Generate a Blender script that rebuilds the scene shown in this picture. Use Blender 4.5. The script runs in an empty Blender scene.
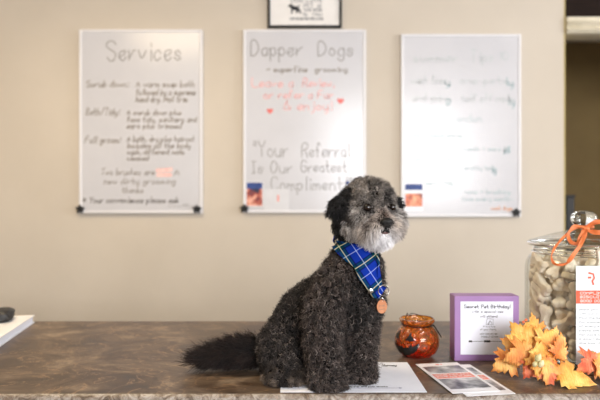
import bpy, bmesh, math, random
import numpy as np
from mathutils import Vector, Matrix, noise
from mathutils.bvhtree import BVHTree
PI = math.pi
random.seed(7); rng = np.random.default_rng(7)
C = bpy.context.scene.collection
sc = bpy.context.scene
CZ = 0.95                      # height of the counter top above the floor
EYE = CZ + 0.37                # camera height
F = 583.33                     # focal length in pixels (35 mm lens, 600 px wide)
WY = 2.90                      # distance of the back wall

# ------------------------------------------------------------------ camera, world, lights
cam = bpy.data.cameras.new('camera'); camo = bpy.data.objects.new('camera', cam); C.objects.link(camo)
camo.location = (0, 0, EYE); camo.rotation_euler = (PI/2, 0, 0)
cam.lens = 35; cam.sensor_width = 36; cam.clip_start = 0.05
cam.dof.use_dof = True; cam.dof.focus_distance = 1.13; cam.dof.aperture_fstop = 3.3
sc.camera = camo
w = bpy.data.worlds.new('world'); sc.world = w; w.use_nodes = True
w.node_tree.nodes['Background'].inputs[0].default_value = (0.80, 0.88, 1.0, 1)
w.node_tree.nodes['Background'].inputs[1].default_value = 0.25
sc.view_settings.view_transform = 'Standard'; sc.view_settings.look = 'None'
sc.view_settings.gamma = 1; sc.view_settings.use_curve_mapping = False
sc.view_settings.exposure = 0.52

def area(name, loc, target, sx, sy, power, col):
    l = bpy.data.lights.new(name, 'AREA'); l.shape = 'RECTANGLE'; l.size = sx; l.size_y = sy
    l.energy = power; l.color = col
    o = bpy.data.objects.new(name, l); C.objects.link(o); o.location = loc
    o.rotation_euler = (Vector(target) - Vector(loc)).to_track_quat('-Z', 'Z').to_euler()
    return o
# daylight through the two shop windows behind the camera and the side window, warm ceiling lamps
area('daylight_window_right', (1.35, -2.12, 1.90), (1.35, 0, 1.90), 2.0, 1.25, 126, (0.945, 0.965, 1.0))
area('daylight_window_left', (-1.25, -2.12, 2.05), (-1.25, 0, 2.05), 1.4, .95, 5, (0.93, 0.96, 1.0))
area('daylight_window_side', (3.62, 1.10, 1.80), (0, 1.10, 1.80), 1.8, 1.2, 62, (0.945, 0.965, 1.0))
area('ceiling_lamp_light', (-0.9, 1.5, 2.50), (-0.9, 1.5, 0), 0.6, 0.6, 15, (1.0, 0.80, 0.52))

# ------------------------------------------------------------------ helpers
def P(px, py, Y):
    """a place in the room from the surveyed photo column / row and its distance"""
    return Vector(((px-300)/F*Y, Y, EYE-(py-200)/F*Y))

def tag(o, label=None, cat=None, group=None, kind=None):
    if label: o['label'] = label
    if cat: o['category'] = cat
    if group: o['group'] = group
    if kind: o['kind'] = kind
    return o

def empty(name, loc, label, cat, group=None, rz=0):
    o = bpy.data.objects.new(name, None); C.objects.link(o); o.empty_display_size = 0.05
    o.location = loc; o.rotation_euler = (0, 0, rz)
    return tag(o, label, cat, group)

def setparent(o, parent):
    if parent is not None:
        o.parent = parent; o.matrix_parent_inverse = world_matrix(parent).inverted()

def world_matrix(o):
    m = Matrix.LocRotScale(o.location, o.rotation_euler, o.scale)
    return (world_matrix(o.parent) @ o.matrix_parent_inverse @ m) if o.parent else m

def obj(name, bm, m, parent=None, smooth=False, local=False, bevel=0):
    me = bpy.data.meshes.new(name)
    if isinstance(bm, bmesh.types.BMesh):
        bm.normal_update(); bm.to_mesh(me); bm.free()
    else:
        me.from_pydata([tuple(v) for v in bm[0]], [], bm[1]); me.update()
    if smooth:
        me.polygons.foreach_set('use_smooth', [True]*len(me.polygons))
    for mm in (m if isinstance(m, (list, tuple)) else [m]): me.materials.append(mm)
    o = bpy.data.objects.new(name, me); C.objects.link(o)
    if parent is not None:
        if local: o.parent = parent
        else: setparent(o, parent)
    if bevel:
        b = o.modifiers.new('bevel', 'BEVEL'); b.width = bevel; b.segments = 2; b.limit_method = 'ANGLE'
    return o

def box(bm, x0, x1, y0, y1, z0, z1):
    v = [bm.verts.new((x, y, z)) for x in (x0, x1) for y in (y0, y1) for z in (z0, z1)]
    for f in ((0,1,3,2),(4,6,7,5),(0,4,5,1),(2,3,7,6),(0,2,6,4),(1,5,7,3)):
        bm.faces.new([v[i] for i in f])
    return bm

def bx(x0, x1, y0, y1, z0, z1): return box(bmesh.new(), x0, x1, y0, y1, z0, z1)

def lathe(bm, prof, cx=0, cy=0, seg=48, closed=False, fn=None):
    rings = []
    for r, z in prof:
        ring = []
        for k in range(seg):
            a = 2*PI*k/seg; rr = max(r, 1e-5)
            if fn: rr = fn(rr, z, a)
            ring.append(bm.verts.new((cx+rr*math.cos(a), cy+rr*math.sin(a), z)))
        rings.append(ring)
    n = len(rings)
    for i in range(n if closed else n-1):
        a, b = rings[i], rings[(i+1) % n]
        for k in range(seg):
            bm.faces.new((a[k], a[(k+1)%seg], b[(k+1)%seg], b[k]))
    if not closed:
        bm.faces.new(rings[0][::-1]); bm.faces.new(rings[-1])
    return bm

def tube(bm, pts, r, seg=8, closed=False):
    pts = [Vector(p) for p in pts]; n = len(pts); rings = []
    up = Vector((0.13, 0.27, 1)).normalized()
    for i, p in enumerate(pts):
        a = pts[(i-1) % n] if (closed or i) else p; b = pts[(i+1) % n] if (closed or i < n-1) else p
        t = (b-a).normalized(); s = t.cross(up)
        if s.length < 0.1: s = t.cross(Vector((1, 0, 0)))
        s.normalize(); u = s.cross(t)
        rr = r[i] if isinstance(r, (list, tuple)) else r
        rings.append([bm.verts.new(p + (s*math.cos(2*PI*k/seg)+u*math.sin(2*PI*k/seg))*rr) for k in range(seg)])
    for i in range(n if closed else n-1):
        a, b = rings[i], rings[(i+1) % n]
        for k in range(seg): bm.faces.new((a[k], a[(k+1)%seg], b[(k+1)%seg], b[k]))
    if not closed:
        bm.faces.new(rings[0][::-1]); bm.faces.new(rings[-1])
    return bm

def spline(pts, n=8, closed=False):
    pts = [Vector(p) for p in pts]; m = len(pts); out = []
    for i in range(m if closed else m-1):
        g = lambda k: pts[k % m] if closed else pts[min(max(k, 0), m-1)]
        p0, p1, p2, p3 = g(i-1), g(i), g(i+1), g(i+2)
        for k in range(n):
            t = k/n
            out.append(0.5*((2*p1)+(p2-p0)*t+(2*p0-5*p1+4*p2-p3)*t*t+(3*p1-p0-3*p2+p3)*t**3))
    if not closed: out.append(pts[-1])
    return out

# ------------------------------------------------------------------ materials
def lin(c): return tuple(((v/255)/12.92 if v/255 <= 0.04045 else ((v/255+0.055)/1.055)**2.4) for v in c) + (1,)
def mat(name, col, rough=0.6, metal=0, spec=0.5, **kw):
    m = bpy.data.materials.new(name); m.use_nodes = True
    b = m.node_tree.nodes['Principled BSDF']
    b.inputs['Base Color'].default_value = lin(col); b.inputs['Roughness'].default_value = rough
    b.inputs['Metallic'].default_value = metal; b.inputs['Specular IOR Level'].default_value = spec
    for k, v in kw.items(): b.inputs[k.replace('_', ' ')].default_value = v
    return m
def NT(m):
    nt = m.node_tree; return nt, nt.nodes['Principled BSDF'], lambda t, **k: _node(nt, t, k)
def _node(nt, t, k):
    n = nt.nodes.new(t)
    for a, b in k.items(): setattr(n, a, b)
    return n
def noisy(m, cols, scale=5, detail=6, coord='Object', stretch=(1,1,1), bump=0, bscale=None, rough=None, pos=None, dist=0):
    """colour from a noise through a ramp, optional bump"""
    nt, b, N = NT(m); L = nt.links
    tc = N('ShaderNodeTexCoord'); mp = N('ShaderNodeMapping'); mp.inputs['Scale'].default_value = stretch
    L.new(tc.outputs[coord], mp.inputs['Vector'])
    n = N('ShaderNodeTexNoise'); n.inputs['Scale'].default_value = scale; n.inputs['Detail'].default_value = detail
    n.inputs['Distortion'].default_value = dist
    L.new(mp.outputs[0], n.inputs['Vector'])
    r = N('ShaderNodeValToRGB'); L.new(n.outputs['Fac'], r.inputs[0])
    pos = pos or [0.3+0.4*i/(len(cols)-1) for i in range(len(cols))]
    while len(r.color_ramp.elements) < len(cols): r.color_ramp.elements.new(0.5)
    for e, c, p in zip(r.color_ramp.elements, cols, pos): e.position = p; e.color = lin(c)
    L.new(r.outputs[0], b.inputs['Base Color'])
    if bump:
        n2 = N('ShaderNodeTexNoise'); n2.inputs['Scale'].default_value = bscale or scale*4; n2.inputs['Detail'].default_value = 5
        L.new(mp.outputs[0], n2.inputs['Vector'])
        bp = N('ShaderNodeBump'); bp.inputs['Strength'].default_value = bump; bp.inputs['Distance'].default_value = 0.004
        L.new(n2.outputs['Fac'], bp.inputs['Height']); L.new(bp.outputs[0], b.inputs['Normal'])
    if rough:
        mr = N('ShaderNodeMapRange'); mr.inputs['To Min'].default_value = rough[0]; mr.inputs['To Max'].default_value = rough[1]
        L.new(n.outputs['Fac'], mr.inputs['Value']); L.new(mr.outputs[0], b.inputs['Roughness'])
    return m

M = {}
M['wall'] = noisy(mat('wall_paint', (214, 200, 178), 0.85, spec=0.2), [(204, 193, 178), (210, 199, 184)], 3, bump=0.05, bscale=200)
M['ceiling'] = noisy(mat('ceiling_paint', (225, 218, 205), 0.9), [(222, 215, 202), (228, 221, 208)], 3)
M['floor'] = noisy(mat('floor_boards', (120, 100, 80), 0.5), [(70, 56, 44), (92, 76, 60)], 4, stretch=(1, 12, 1))
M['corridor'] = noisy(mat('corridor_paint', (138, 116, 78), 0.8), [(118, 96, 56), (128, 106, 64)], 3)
M['darkwood'] = noisy(mat('dark_wood', (50, 36, 30), 0.7, spec=.15), [(26, 15, 10), (36, 22, 16)], 8, stretch=(1, 1, 8))
M['plaster_trim'] = noisy(mat('moulding_paint', (216, 206, 184), 0.6), [(206, 196, 172), (224, 214, 194)], 14, bump=0.4, bscale=30)
M['edge_paint'] = noisy(mat('wall_edge_paint', (190, 170, 110), 0.7), [(186, 166, 106), (196, 176, 118)], 5)
M['board'] = noisy(mat('whiteboard_enamel', (214, 213, 215), 0.22), [(203, 202, 206), (209, 208, 212)], 4)
M['boardframe'] = noisy(mat('white_aluminium', (226, 224, 226), 0.35), [(223, 221, 223), (229, 227, 229)], 9)
M['black'] = noisy(mat('black_plastic', (22, 21, 22), 0.4), [(18, 17, 18), (28, 27, 28)], 30)
M['blackframe'] = noisy(mat('black_frame_wood', (14, 13, 12), 0.35), [(11, 10, 9), (18, 16, 15)], 20)
M['mat_board'] = noisy(mat('picture_mat', (236, 232, 228), 0.7), [(233, 229, 225), (239, 235, 231)], 20)
M['paper'] = noisy(mat('white_paper', (234, 236, 246), 0.7), [(232, 234, 244), (237, 239, 249)], 25)
M['glossy_paper'] = noisy(mat('coated_card', (236, 236, 240), 0.35), [(233, 233, 237), (239, 239, 243)], 25)
M['ink_black'] = mat('black_ink', (28, 28, 34), 0.6)
M['ink_gray'] = mat('grey_print', (120, 122, 128), 0.6)
M['purple'] = noisy(mat('purple_paint', (150, 105, 172), 0.5), [(150, 112, 164), (160, 122, 174)], 12, bump=0.05)
def ink(n, c): M[n] = noisy(mat(n, c, 0.5), [tuple(max(0, v-12) for v in c), tuple(min(255, v+12) for v in c)], 60)
ink('marker_grey', (138, 134, 132)); ink('marker_brown', (120, 106, 88)); ink('marker_black', (92, 84, 76))
ink('marker_pink', (236, 176, 174)); ink('marker_red', (232, 110, 100)); ink('marker_pale', (188, 194, 194))
ink('marker_teal', (164, 188, 188)); ink('marker_dark_teal', (132, 166, 168)); ink('marker_orange', (222, 160, 120))
ink('ink_orange', (236, 96, 60)); ink('ink_pink', (240, 150, 138)); ink('ink_blue', (26, 58, 128)); ink('ink_navy', (60, 60, 120))
ink('ink_white', (240, 236, 232))
M['wire'] = noisy(mat('black_wire', (40, 32, 28), 0.35, 0.8), [(34, 27, 24), (50, 40, 34)], 40)
M['steel'] = noisy(mat('polished_steel', (205, 203, 198), 0.2, 1.0), [(198, 196, 192), (212, 210, 206)], 40)
M['copper'] = noisy(mat('copper_disc', (190, 130, 96), 0.45, 0.7), [(178, 118, 84), (200, 140, 104)], 60)
M['ribbon'] = noisy(mat('orange_ribbon', (238, 128, 52), 0.6), [(204, 104, 50), (218, 122, 66)], 60)
M['biscuit'] = noisy(mat('dog_biscuit', (214, 186, 146), 0.85), [(214, 194, 170), (242, 228, 208), (250, 242, 230)], 25, coord='Object', bump=0.5, bscale=120)
M['biscuit_pale'] = noisy(mat('pale_dog_biscuit', (232, 214, 184), 0.85), [(226, 208, 178), (246, 234, 212)], 25, bump=0.4, bscale=120)
M['leather'] = noisy(mat('black_leather', (26, 25, 27), 0.5), [(20, 19, 21), (34, 33, 35)], 25, bump=0.4, bscale=90)
M['cream_cover'] = noisy(mat('white_binder_cover', (226, 224, 222), 0.4), [(228, 228, 232), (236, 236, 240)], 10)

# counter: mottled brown stone pattern
def stone(name, cols, pos, scale, rough):
    m = mat(name, cols[0], 0.3); nt, b, N = NT(m); L = nt.links
    tc = N('ShaderNodeTexCoord'); mp = N('ShaderNodeMapping'); mp.inputs['Scale'].default_value = (1, 1.3, 1)
    mp.inputs['Rotation'].default_value = (0, 0, 0.35)
    L.new(tc.outputs['Object'], mp.inputs[0])
    n = N('ShaderNodeTexNoise'); n.inputs['Scale'].default_value = scale; n.inputs['Detail'].default_value = 12
    n.inputs['Roughness'].default_value = 0.68; n.inputs['Distortion'].default_value = 1.6
    L.new(mp.outputs[0], n.inputs['Vector'])
    r = N('ShaderNodeValToRGB'); L.new(n.outputs['Fac'], r.inputs[0])
    while len(r.color_ramp.elements) < len(cols): r.color_ramp.elements.new(0.5)
    for e, c, p in zip(r.color_ramp.elements, cols, pos): e.position = p; e.color = lin(c)
    # pale veins
    v = N('ShaderNodeTexNoise'); v.inputs['Scale'].default_value = scale*0.8; v.inputs['Detail'].default_value = 8; v.inputs['Distortion'].default_value = 3.2
    L.new(mp.outputs[0], v.inputs['Vector'])
    s = N('ShaderNodeMath', operation='SUBTRACT'); s.inputs[1].default_value = 0.5; L.new(v.outputs['Fac'], s.inputs[0])
    a = N('ShaderNodeMath', operation='ABSOLUTE'); L.new(s.outputs[0], a.inputs[0])
    mr = N('ShaderNodeMapRange'); mr.inputs['From Min'].default_value = 0; mr.inputs['From Max'].default_value = 0.012
    mr.inputs['To Min'].default_value = 0.45; mr.inputs['To Max'].default_value = 0; L.new(a.outputs[0], mr.inputs['Value'])
    mx = N('ShaderNodeMix', data_type='RGBA'); L.new(mr.outputs[0], mx.inputs[0]); L.new(r.outputs[0], mx.inputs[6])
    mx.inputs[7].default_value = lin((176, 142, 108)); L.new(mx.outputs[2], b.inputs['Base Color'])
    mr2 = N('ShaderNodeMapRange'); mr2.inputs['To Min'].default_value = rough[0]; mr2.inputs['To Max'].default_value = rough[1]
    L.new(n.outputs['Fac'], mr2.inputs['Value']); L.new(mr2.outputs[0], b.inputs['Roughness'])
    bp = N('ShaderNodeBump'); bp.inputs['Strength'].default_value = 0.25; bp.inputs['Distance'].default_value = 0.002
    L.new(n.outputs['Fac'], bp.inputs['Height']); L.new(bp.outputs[0], b.inputs['Normal'])
    return m
M['counter'] = stone('brown_stone_laminate', [(36, 25, 18), (72, 56, 44), (100, 84, 70), (146, 128, 108)], [0.30, 0.45, 0.56, 0.70], 5.5, (0.2, 0.5))
M['counter'].node_tree.nodes['Principled BSDF'].inputs['Specular IOR Level'].default_value = .36
M['edge'] = stone('worn_window_lit_edge', [(78, 64, 52), (118, 104, 92), (146, 136, 126), (180, 172, 164)], [0.36, 0.45, 0.54, 0.66], 40, (0.35, 0.6))  # speckled stone edge, window light on it put into the pale colours

def clear_glass(name, tint=(255, 255, 255), edge=1.5):
    """thin clear glass wall: see-through with a mirror reflection that grows at the edge"""
    m = bpy.data.materials.new(name); m.use_nodes = True; nt = m.node_tree; L = nt.links; nt.nodes.clear()
    out = nt.nodes.new('ShaderNodeOutputMaterial'); mx = nt.nodes.new('ShaderNodeMixShader')
    t = nt.nodes.new('ShaderNodeBsdfTransparent'); t.inputs[0].default_value = lin(tint)
    g = nt.nodes.new('ShaderNodeBsdfGlossy'); g.inputs['Roughness'].default_value = 0.03
    lw = nt.nodes.new('ShaderNodeLayerWeight'); lw.inputs[0].default_value = .5
    pw = nt.nodes.new('ShaderNodeMath'); pw.operation = 'POWER'; pw.inputs[1].default_value = 4.0; L.new(lw.outputs['Facing'], pw.inputs[0])
    f = nt.nodes.new('ShaderNodeMath'); f.operation = 'MULTIPLY_ADD'; f.inputs[1].default_value = edge-1; f.inputs[2].default_value = .035; L.new(pw.outputs[0], f.inputs[0])
    L.new(f.outputs[0], mx.inputs[0]); L.new(t.outputs[0], mx.inputs[1]); L.new(g.outputs[0], mx.inputs[2]); L.new(mx.outputs[0], out.inputs[0])
    return m
M['jarglass'] = clear_glass('clear_jar_glass', (253, 254, 253), 1.5)
M['lidglass'] = mat('thick_clear_glass', (250, 252, 250), 0.03, Transmission_Weight=1.0, IOR=1.45)
M['acrylic'] = clear_glass('clear_acrylic', (250, 252, 252), 1.45)

# ------------------------------------------------------------------ pen strokes (hand and print lettering)
GL = {
'a':'35150403122233 3532','b':'0802 0415253433221203','c':'3425150403122233','d':'34251504031222 3832','e':'0334352515040312223 3'.replace(' ',''),
'f':'3728181712 0525','g':'342515040312223 3531201001'.replace('223 ','22 '),'h':'0802 0415253432','i':'1512 1617','j':'25211000 2627',
'k':'0802 3503 1432','l':'1812','m':'0502 04152422 24354442','n':'0502 0415253432','o':'150403122233342515','p':'0500 0415253433221203',
'q':'34251504031222 3530','r':'0502 03142535','s':'3425150433221203','t':'18132232 0535','u':'0503122233 3532','v':'051235','w':'0512243245',
'x':'0532 3502','y':'0503122233 35312010','z':'05350232',
'A':'022842 1434','B':'02082837362505 2534332202','C':'4738180604123243','D':'02082846442202','E':'48080242 0535','F':'480802 0535',
'G':'47381806041232434525','H':'0802 4842 0545','I':'0828 1812 0222','J':'383312020 3'.replace(' ',''),'K':'0802 4804 1542','L':'080242','M':'0208254842','N':'02084248',
'O':'180604123244463818','P':'02083847463505','Q':'180604123244463818 3442','R':'02083847463505 2542','S':'473818070635444332 321203','T':'0848 2822',
'U':'080312324348','V':'082248','W':'0812253248','X':'0842 4802','Y':'082548 2522','Z':'08480242',
'-':'0434','.':'1213','!':'1814 1213',"'":'1816','"':'0806 1816',':':'1213 1516',',':'1311','/':'0238','&':'423738271602 1232'.replace('02 1232','3202032244')[:0]+'42183817020312324 4'.replace(' ',''),
'+':'0535 2723','$':'3424150433221202 1801','(':'281604 0412'[:6]+'12','*':'1713 0634 3604','1':'0718 12'.replace(' ',''),'2':'0718283702 32'.replace(' ',''),'5':'380805253433221203','%':'0238 0807 3332',
'0':'180604123244463818','~':'04152435','?':'0718283715 1312'}
def chaikin(p, n=2):
    for _ in range(n):
        if len(p) < 3: return p
        q = [p[0]]
        for a, b in zip(p, p[1:]):
            q += [(a[0]*.75+b[0]*.25, a[1]*.75+b[1]*.25), (a[0]*.25+b[0]*.75, a[1]*.25+b[1]*.75)]
        p = q + [p[-1]]
    return p
def strokes(s, wob=0.25):
    x = 0; out = []
    for ch in s:
        if ch == ' ': x += 3.2; continue
        g = GL.get(ch, '0434'); mw = 0
        for st in g.split():
            st = st[:len(st)//2*2]
            p = [(int(st[i]), int(st[i+1])-2) for i in range(0, len(st), 2)]
            mw = max(mw, max(q[0] for q in p))
            out.append(chaikin([(x+a+random.uniform(-wob, wob), b+random.uniform(-wob, wob)) for a, b in p]))
        x += mw+1.5
    return out, max(x-1.5, 1)
def ribbon2d(bm, pts, hw, tf):
    """flat pen line of half width hw along 2-D points, tf maps (a, b) to space"""
    n = len(pts); prev = None
    for i, p in enumerate(pts):
        a = pts[max(i-1, 0)]; b = pts[min(i+1, n-1)]
        dx, dy = b[0]-a[0], b[1]-a[1]; l = math.hypot(dx, dy) or 1
        nx, ny = -dy/l*hw, dx/l*hw
        ex = (dx/l*hw*(-1 if i == 0 else 1 if i == n-1 else 0), dy/l*hw*(-1 if i == 0 else 1 if i == n-1 else 0))
        cur = (bm.verts.new(tf(p[0]+nx+ex[0], p[1]+ny+ex[1])), bm.verts.new(tf(p[0]-nx+ex[0], p[1]-ny+ex[1])))
        if prev: bm.faces.new((prev[0], prev[1], cur[1], cur[0]))
        prev = cur
def write(bm, s, a0, a1, base, cap, hw, tf, wob=0.25, slant=0.0):
    st, wd = strokes(s, wob); sx = (a1-a0)/wd; sy = cap/6
    for p in st: ribbon2d(bm, [(a0+x*sx+y*sy*slant, base+y*sy) for x, y in p], hw, tf)

# ------------------------------------------------------------------ the setting
XR = 1.312                      # where the back wall ends and the opening starts
FX0, FX1, FY0, FY1, CH = -2.3, 3.6, -2.1, 4.6, 2.55
def struct(name, bm, m, **k): return tag(obj(name, bm, m, **k), kind='structure')
struct('floor', bx(FX0-.1, FX1+.1, FY0-.1, FY1+.1, -0.05, 0), M['floor'])
struct('ceiling', bx(FX0-.1, FX1+.1, FY0-.1, FY1+.1, CH, CH+0.05), M['ceiling'])
struct('wall_back', bx(FX0-.1, XR, WY, WY+0.12, 0, CH), M['wall'])
struct('trim_1', bx(XR, XR+0.006, WY-0.002, WY+0.12, 0, CH), M['edge_paint'])
struct('wall_left', bx(FX0-.1, FX0, FY0, WY, 0, CH), M['wall'])
struct('wall_corridor', bx(XR-0.6, FX1, FY1-.05, FY1, 0, CH), M['corridor'])
struct('wall_corridor_side', bx(XR-0.62, XR-0.55, WY+0.12, FY1-.05, 0, CH), M['corridor'])
b = bmesh.new()                 # right wall with a window opening
box(b, FX1, FX1+.1, FY0, 0.2, 0, CH); box(b, FX1, FX1+.1, 2.0, FY1, 0, CH)
box(b, FX1, FX1+.1, 0.2, 2.0, 0, 1.2); box(b, FX1, FX1+.1, 0.2, 2.0, 2.4, CH)
struct('wall_right', b, M['wall'])
b = bmesh.new()                 # front wall with two shop windows
for x0, x1 in ((FX0, -1.95), (-0.55, 0.35), (2.35, FX1)): box(b, x0, x1, FY0-.1, FY0, 0, CH)
for x0, x1 in ((-1.95, -0.55), (0.35, 2.35)): box(b, x0, x1, FY0-.1, FY0, 0, 1.27); box(b, x0, x1, FY0-.1, FY0, 2.6-.05, CH)
struct('wall_front', b, M['wall'])
for k, (x0, x1) in enumerate(((-1.95, -0.55), (0.35, 2.35))):
    b = bmesh.new(); xm = (x0+x1)/2
    for xa, xb in ((x0, x0+.05), (xm-.03, xm+.03), (x1-.05, x1)): box(b, xa, xb, FY0-.06, FY0, 1.27, CH)
    for za in (1.27, 1.9, CH-.05): box(b, x0, x1, FY0-.055, FY0-.005, za, za+.05)
    struct('window_%d' % (k+1), b, M['boardframe'])
b = bmesh.new()
for ya, yb in ((.2, .25), (1.07, 1.13), (1.95, 2.0)): box(b, FX1, FX1+.01, ya, yb, 1.2, 2.5)
struct('window_3', b, M['boardframe'])
# opening on the right: dark header, plaster moulding below it, door post
ZT = EYE+(200-34.5)/F*WY; ZT2 = EYE+(200-16.5)/F*WY
struct('trim_2', bx(XR+.008, FX1, WY+.02, WY+0.12, ZT2, CH), M['darkwood'])
b = bmesh.new()
prof = [(0, 0), (-.03, .004), (-.045, .018), (-.03, .034), (-.05, .05), (-.034, .066), (-.04, .082), (-.01, ZT2-ZT), (0.08, ZT2-ZT), (0.08, 0)]
pa = [b.verts.new((XR+.008, WY+.02+y, ZT+z)) for y, z in prof]; pb = [b.verts.new((FX1, WY+.02+y, ZT+z)) for y, z in prof]
for i in range(len(prof)): j = (i+1) % len(prof); b.faces.new((pa[i], pb[i], pb[j], pa[j]))
b.faces.new(pa[::-1]); b.faces.new(pb)
struct('trim_3', b, M['plaster_trim'])

# dark floor-standing post in the doorway (only its black top edge shows)
xb, tb = XR+0.012, EYE+(200-195)/F*3.1
cb = empty('dark_post', (xb+.04, 3.15, 0), 'tall narrow black cabinet standing in the dark doorway behind the glass jar', 'doorpost')
obj('post_body', bx(xb+.07, xb+.112, 3.05, 3.40, 0, tb-.012), M['black'], cb, bevel=.004)
obj('post_top', bx(xb+.066, xb+.116, 3.045, 3.405, tb-.012, tb), M['black'], cb, bevel=.003)

# counter
CF, CB = 1.108, 1.783
ct = empty('counter', (0.2, (CF+CB)/2, 0), 'long brown stone-patterned counter the dog sits on, worn edge coloured pale as window-lit', 'counter')
obj('countertop', bx(-1.9, 2.1, CF+.006, CB, CZ-.038, CZ), M['counter'], ct, bevel=.003)
b = bmesh.new(); prof = []
for i in range(9):
    a = PI/2+PI/2*i/8; prof.append((CF+.006+.010*math.cos(a), CZ-.010+.010*math.sin(a)))
prof += [(CF-.004, CZ-.040), (CF+.006, CZ-.040)]
pa = [b.verts.new((-1.9, y, z)) for y, z in prof]; pb = [b.verts.new((2.1, y, z)) for y, z in prof]
for i in range(len(prof)): j = (i+1) % len(prof); b.faces.new((pa[i], pb[i], pb[j], pa[j]))
b.faces.new(pa[::-1]); b.faces.new(pb)
bmesh.ops.recalc_face_normals(b, faces=b.faces)
tag(obj('edge_strip', b, M['edge'], ct), 'chipped front edge coloured pale grey as window-lit')
obj('counter_base', bx(-1.85, 2.05, CF+.05, CB-.05, 0.06, CZ-.038), M['darkwood'], ct)
obj('plinth', bx(-1.85, 2.05, CF+.10, CB-.08, 0, 0.06), M['black'], ct)

# ------------------------------------------------------------------ whiteboards on the back wall
BY = WY-0.020                  # writing surface distance
def BX(px): return (px-300)/F*BY
def BZ(py): return EYE-(py-200)/F*BY
PXM = BY/F
def board(x0, y0, x1, y1, label, clips=(-1, 1)):
    X0, X1, Z0, Z1 = BX(x0), BX(x1), BZ(y1), BZ(y0)
    t = empty('whiteboard', ((X0+X1)/2, WY, Z0), label, 'whiteboard', 'whiteboards on the back wall')
    fw = 0.014
    obj('panel', bx(X0+fw, X1-fw, BY, WY-.001, Z0+fw, Z1-fw), M['board'], t)
    b = bmesh.new()
    box(b, X0, X0+fw, BY-.004, WY-.001, Z0, Z1); box(b, X1-fw, X1, BY-.004, WY-.001, Z0, Z1)
    box(b, X0+fw, X1-fw, BY-.004, WY-.001, Z0, Z0+fw); box(b, X0+fw, X1-fw, BY-.004, WY-.001, Z1-fw, Z1)
    obj('frame', b, M['boardframe'], t, bevel=.003)
    for sx in clips:            # black rubber corner clips
        X = X0+.008 if sx < 0 else X1-.026; Zc = Z0+.022
        b = bmesh.new()
        for k in range(5):
            an = k*2*PI/5+.3; q = Matrix.Translation((X+.012*math.cos(an), BY-.010, Zc+.011*math.sin(an))) @ Matrix.Rotation(-an, 4, 'Y') @ Matrix.Diagonal((.011, .008, .008, 1))
            bmesh.ops.create_icosphere(b, subdivisions=2, radius=1, matrix=q)
        box(b, X-.009, X+.009, BY-.014, BY-.002, Zc-.009, Zc+.009)
        obj('corner_clip', b, M['black'], t)
    return t
def pen(t, name, mtl, lines, hw, wob=0.25, slant=0.0, label=None, y=None):
    yy = (BY if y is None else y)-0.0006
    tf = lambda a, c: (BX(a), yy, BZ(-c))
    for s, a0, a1, base, cap in lines:
        b = bmesh.new(); write(b, s, a0, a1, -base, cap, hw*.8, tf, wob, slant)
        o = obj(name, b, M[mtl], t)
        if label: tag(o, label)
w1 = board(79, 29.5, 202.5, 213.5, 'leftmost of the three whiteboards, headed Services with brown handwriting')
pen(w1, 'heading', 'marker_grey', [('Services', 107, 181, 60.5, 20)], 0.62)
pen(w1, 'handwriting', 'marker_brown', [
 ('Scrub down:', 86, 128, 87, 6.5), ('A warm soap bath', 136, 194, 87, 6), ('followed by a supreme', 136, 195, 95, 6), ('hand dry. Nail trim', 136, 187, 102, 6),
 ('Bath/Tidy:', 86, 119, 115, 7), ('A scrub down plus', 127, 181, 115, 5.5), ('face tidy, sanitary and', 127, 196, 122, 5.5), ('ears plus trimmed', 127, 181, 128.5, 5.5),
 ('Full groom:', 85, 120, 143, 7), ('A bath, dry plus haircut', 127, 194, 141.5, 5.5), ('includes all the body', 127, 190, 148, 5.5), ('wash, different nails', 127, 184, 154.5, 5.5), ('cleaned', 127, 148, 160.5, 5)],
 0.42, 0.35, 0.15)
pen(w1, 'handwriting', 'marker_brown', [('Two brushes are', 101, 154, 175, 6.5), ('A', 174, 179, 175, 6), ('new dirty grooming', 104, 175, 184, 6), ('thanks', 122, 143, 193, 6)], 0.34, 0.35, 0.15)
pen(w1, 'handwriting', 'marker_black', [('* Your convenience please ask', 83, 178, 203, 6)], 0.45, 0.35, 0.15)
b = bmesh.new(); ribbon2d(b, [(158, -170.5), (170.5, -169.5)], 1.9, lambda a, c: (BX(a), BY-.0005, BZ(-c))); ribbon2d(b, [(158.5, -175), (170, -174.8)], 1.9, lambda a, c: (BX(a), BY-.0007, BZ(-c)))
tag(obj('scribble', b, noisy(mat('pale_pink_marker', (244, 200, 192), .5), [(240, 186, 180), (246, 208, 200)], 60), w1), 'pink marker scribble')
pen(w1, 'underline', 'marker_grey', [('-----~~--', 168, 194, 211, 14)], 0.3, 0.1)

w2 = board(243, 29.5, 366, 213, 'middle whiteboard directly behind the dog, headed Dapper Dogs', (-1,))
pen(w2, 'heading', 'marker_grey', [('Dapper', 251, 302, 56, 16.5), ('Dogs', 318, 353, 56, 15)], 0.6, 0.2)
pen(w2, 'handwriting', 'marker_brown', [('~ superfine', 267, 307, 72, 6), ('grooming', 315, 347, 72, 5.5)], 0.45, 0.3)
pen(w2, 'handwriting', 'marker_pink', [('Leave a', 252, 293, 87, 9), ('Review,', 303, 334, 87, 9), ('or refer a Fur', 264, 333, 98.5, 8), ('& enjoy!', 284, 332, 110, 9)], 0.65, 0.3, label='pink handwriting')
pen(w2, 'heading', 'marker_grey', [('"Your', 254, 288, 157, 16), ('Referral', 302, 349, 157, 14), ('Is Our', 252, 292, 173, 11.5), ('Greatest', 301, 347, 172, 11.5), ('Compliment!"', 271, 351, 190, 13)], 0.5, 0.22)
b = bmesh.new()
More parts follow.
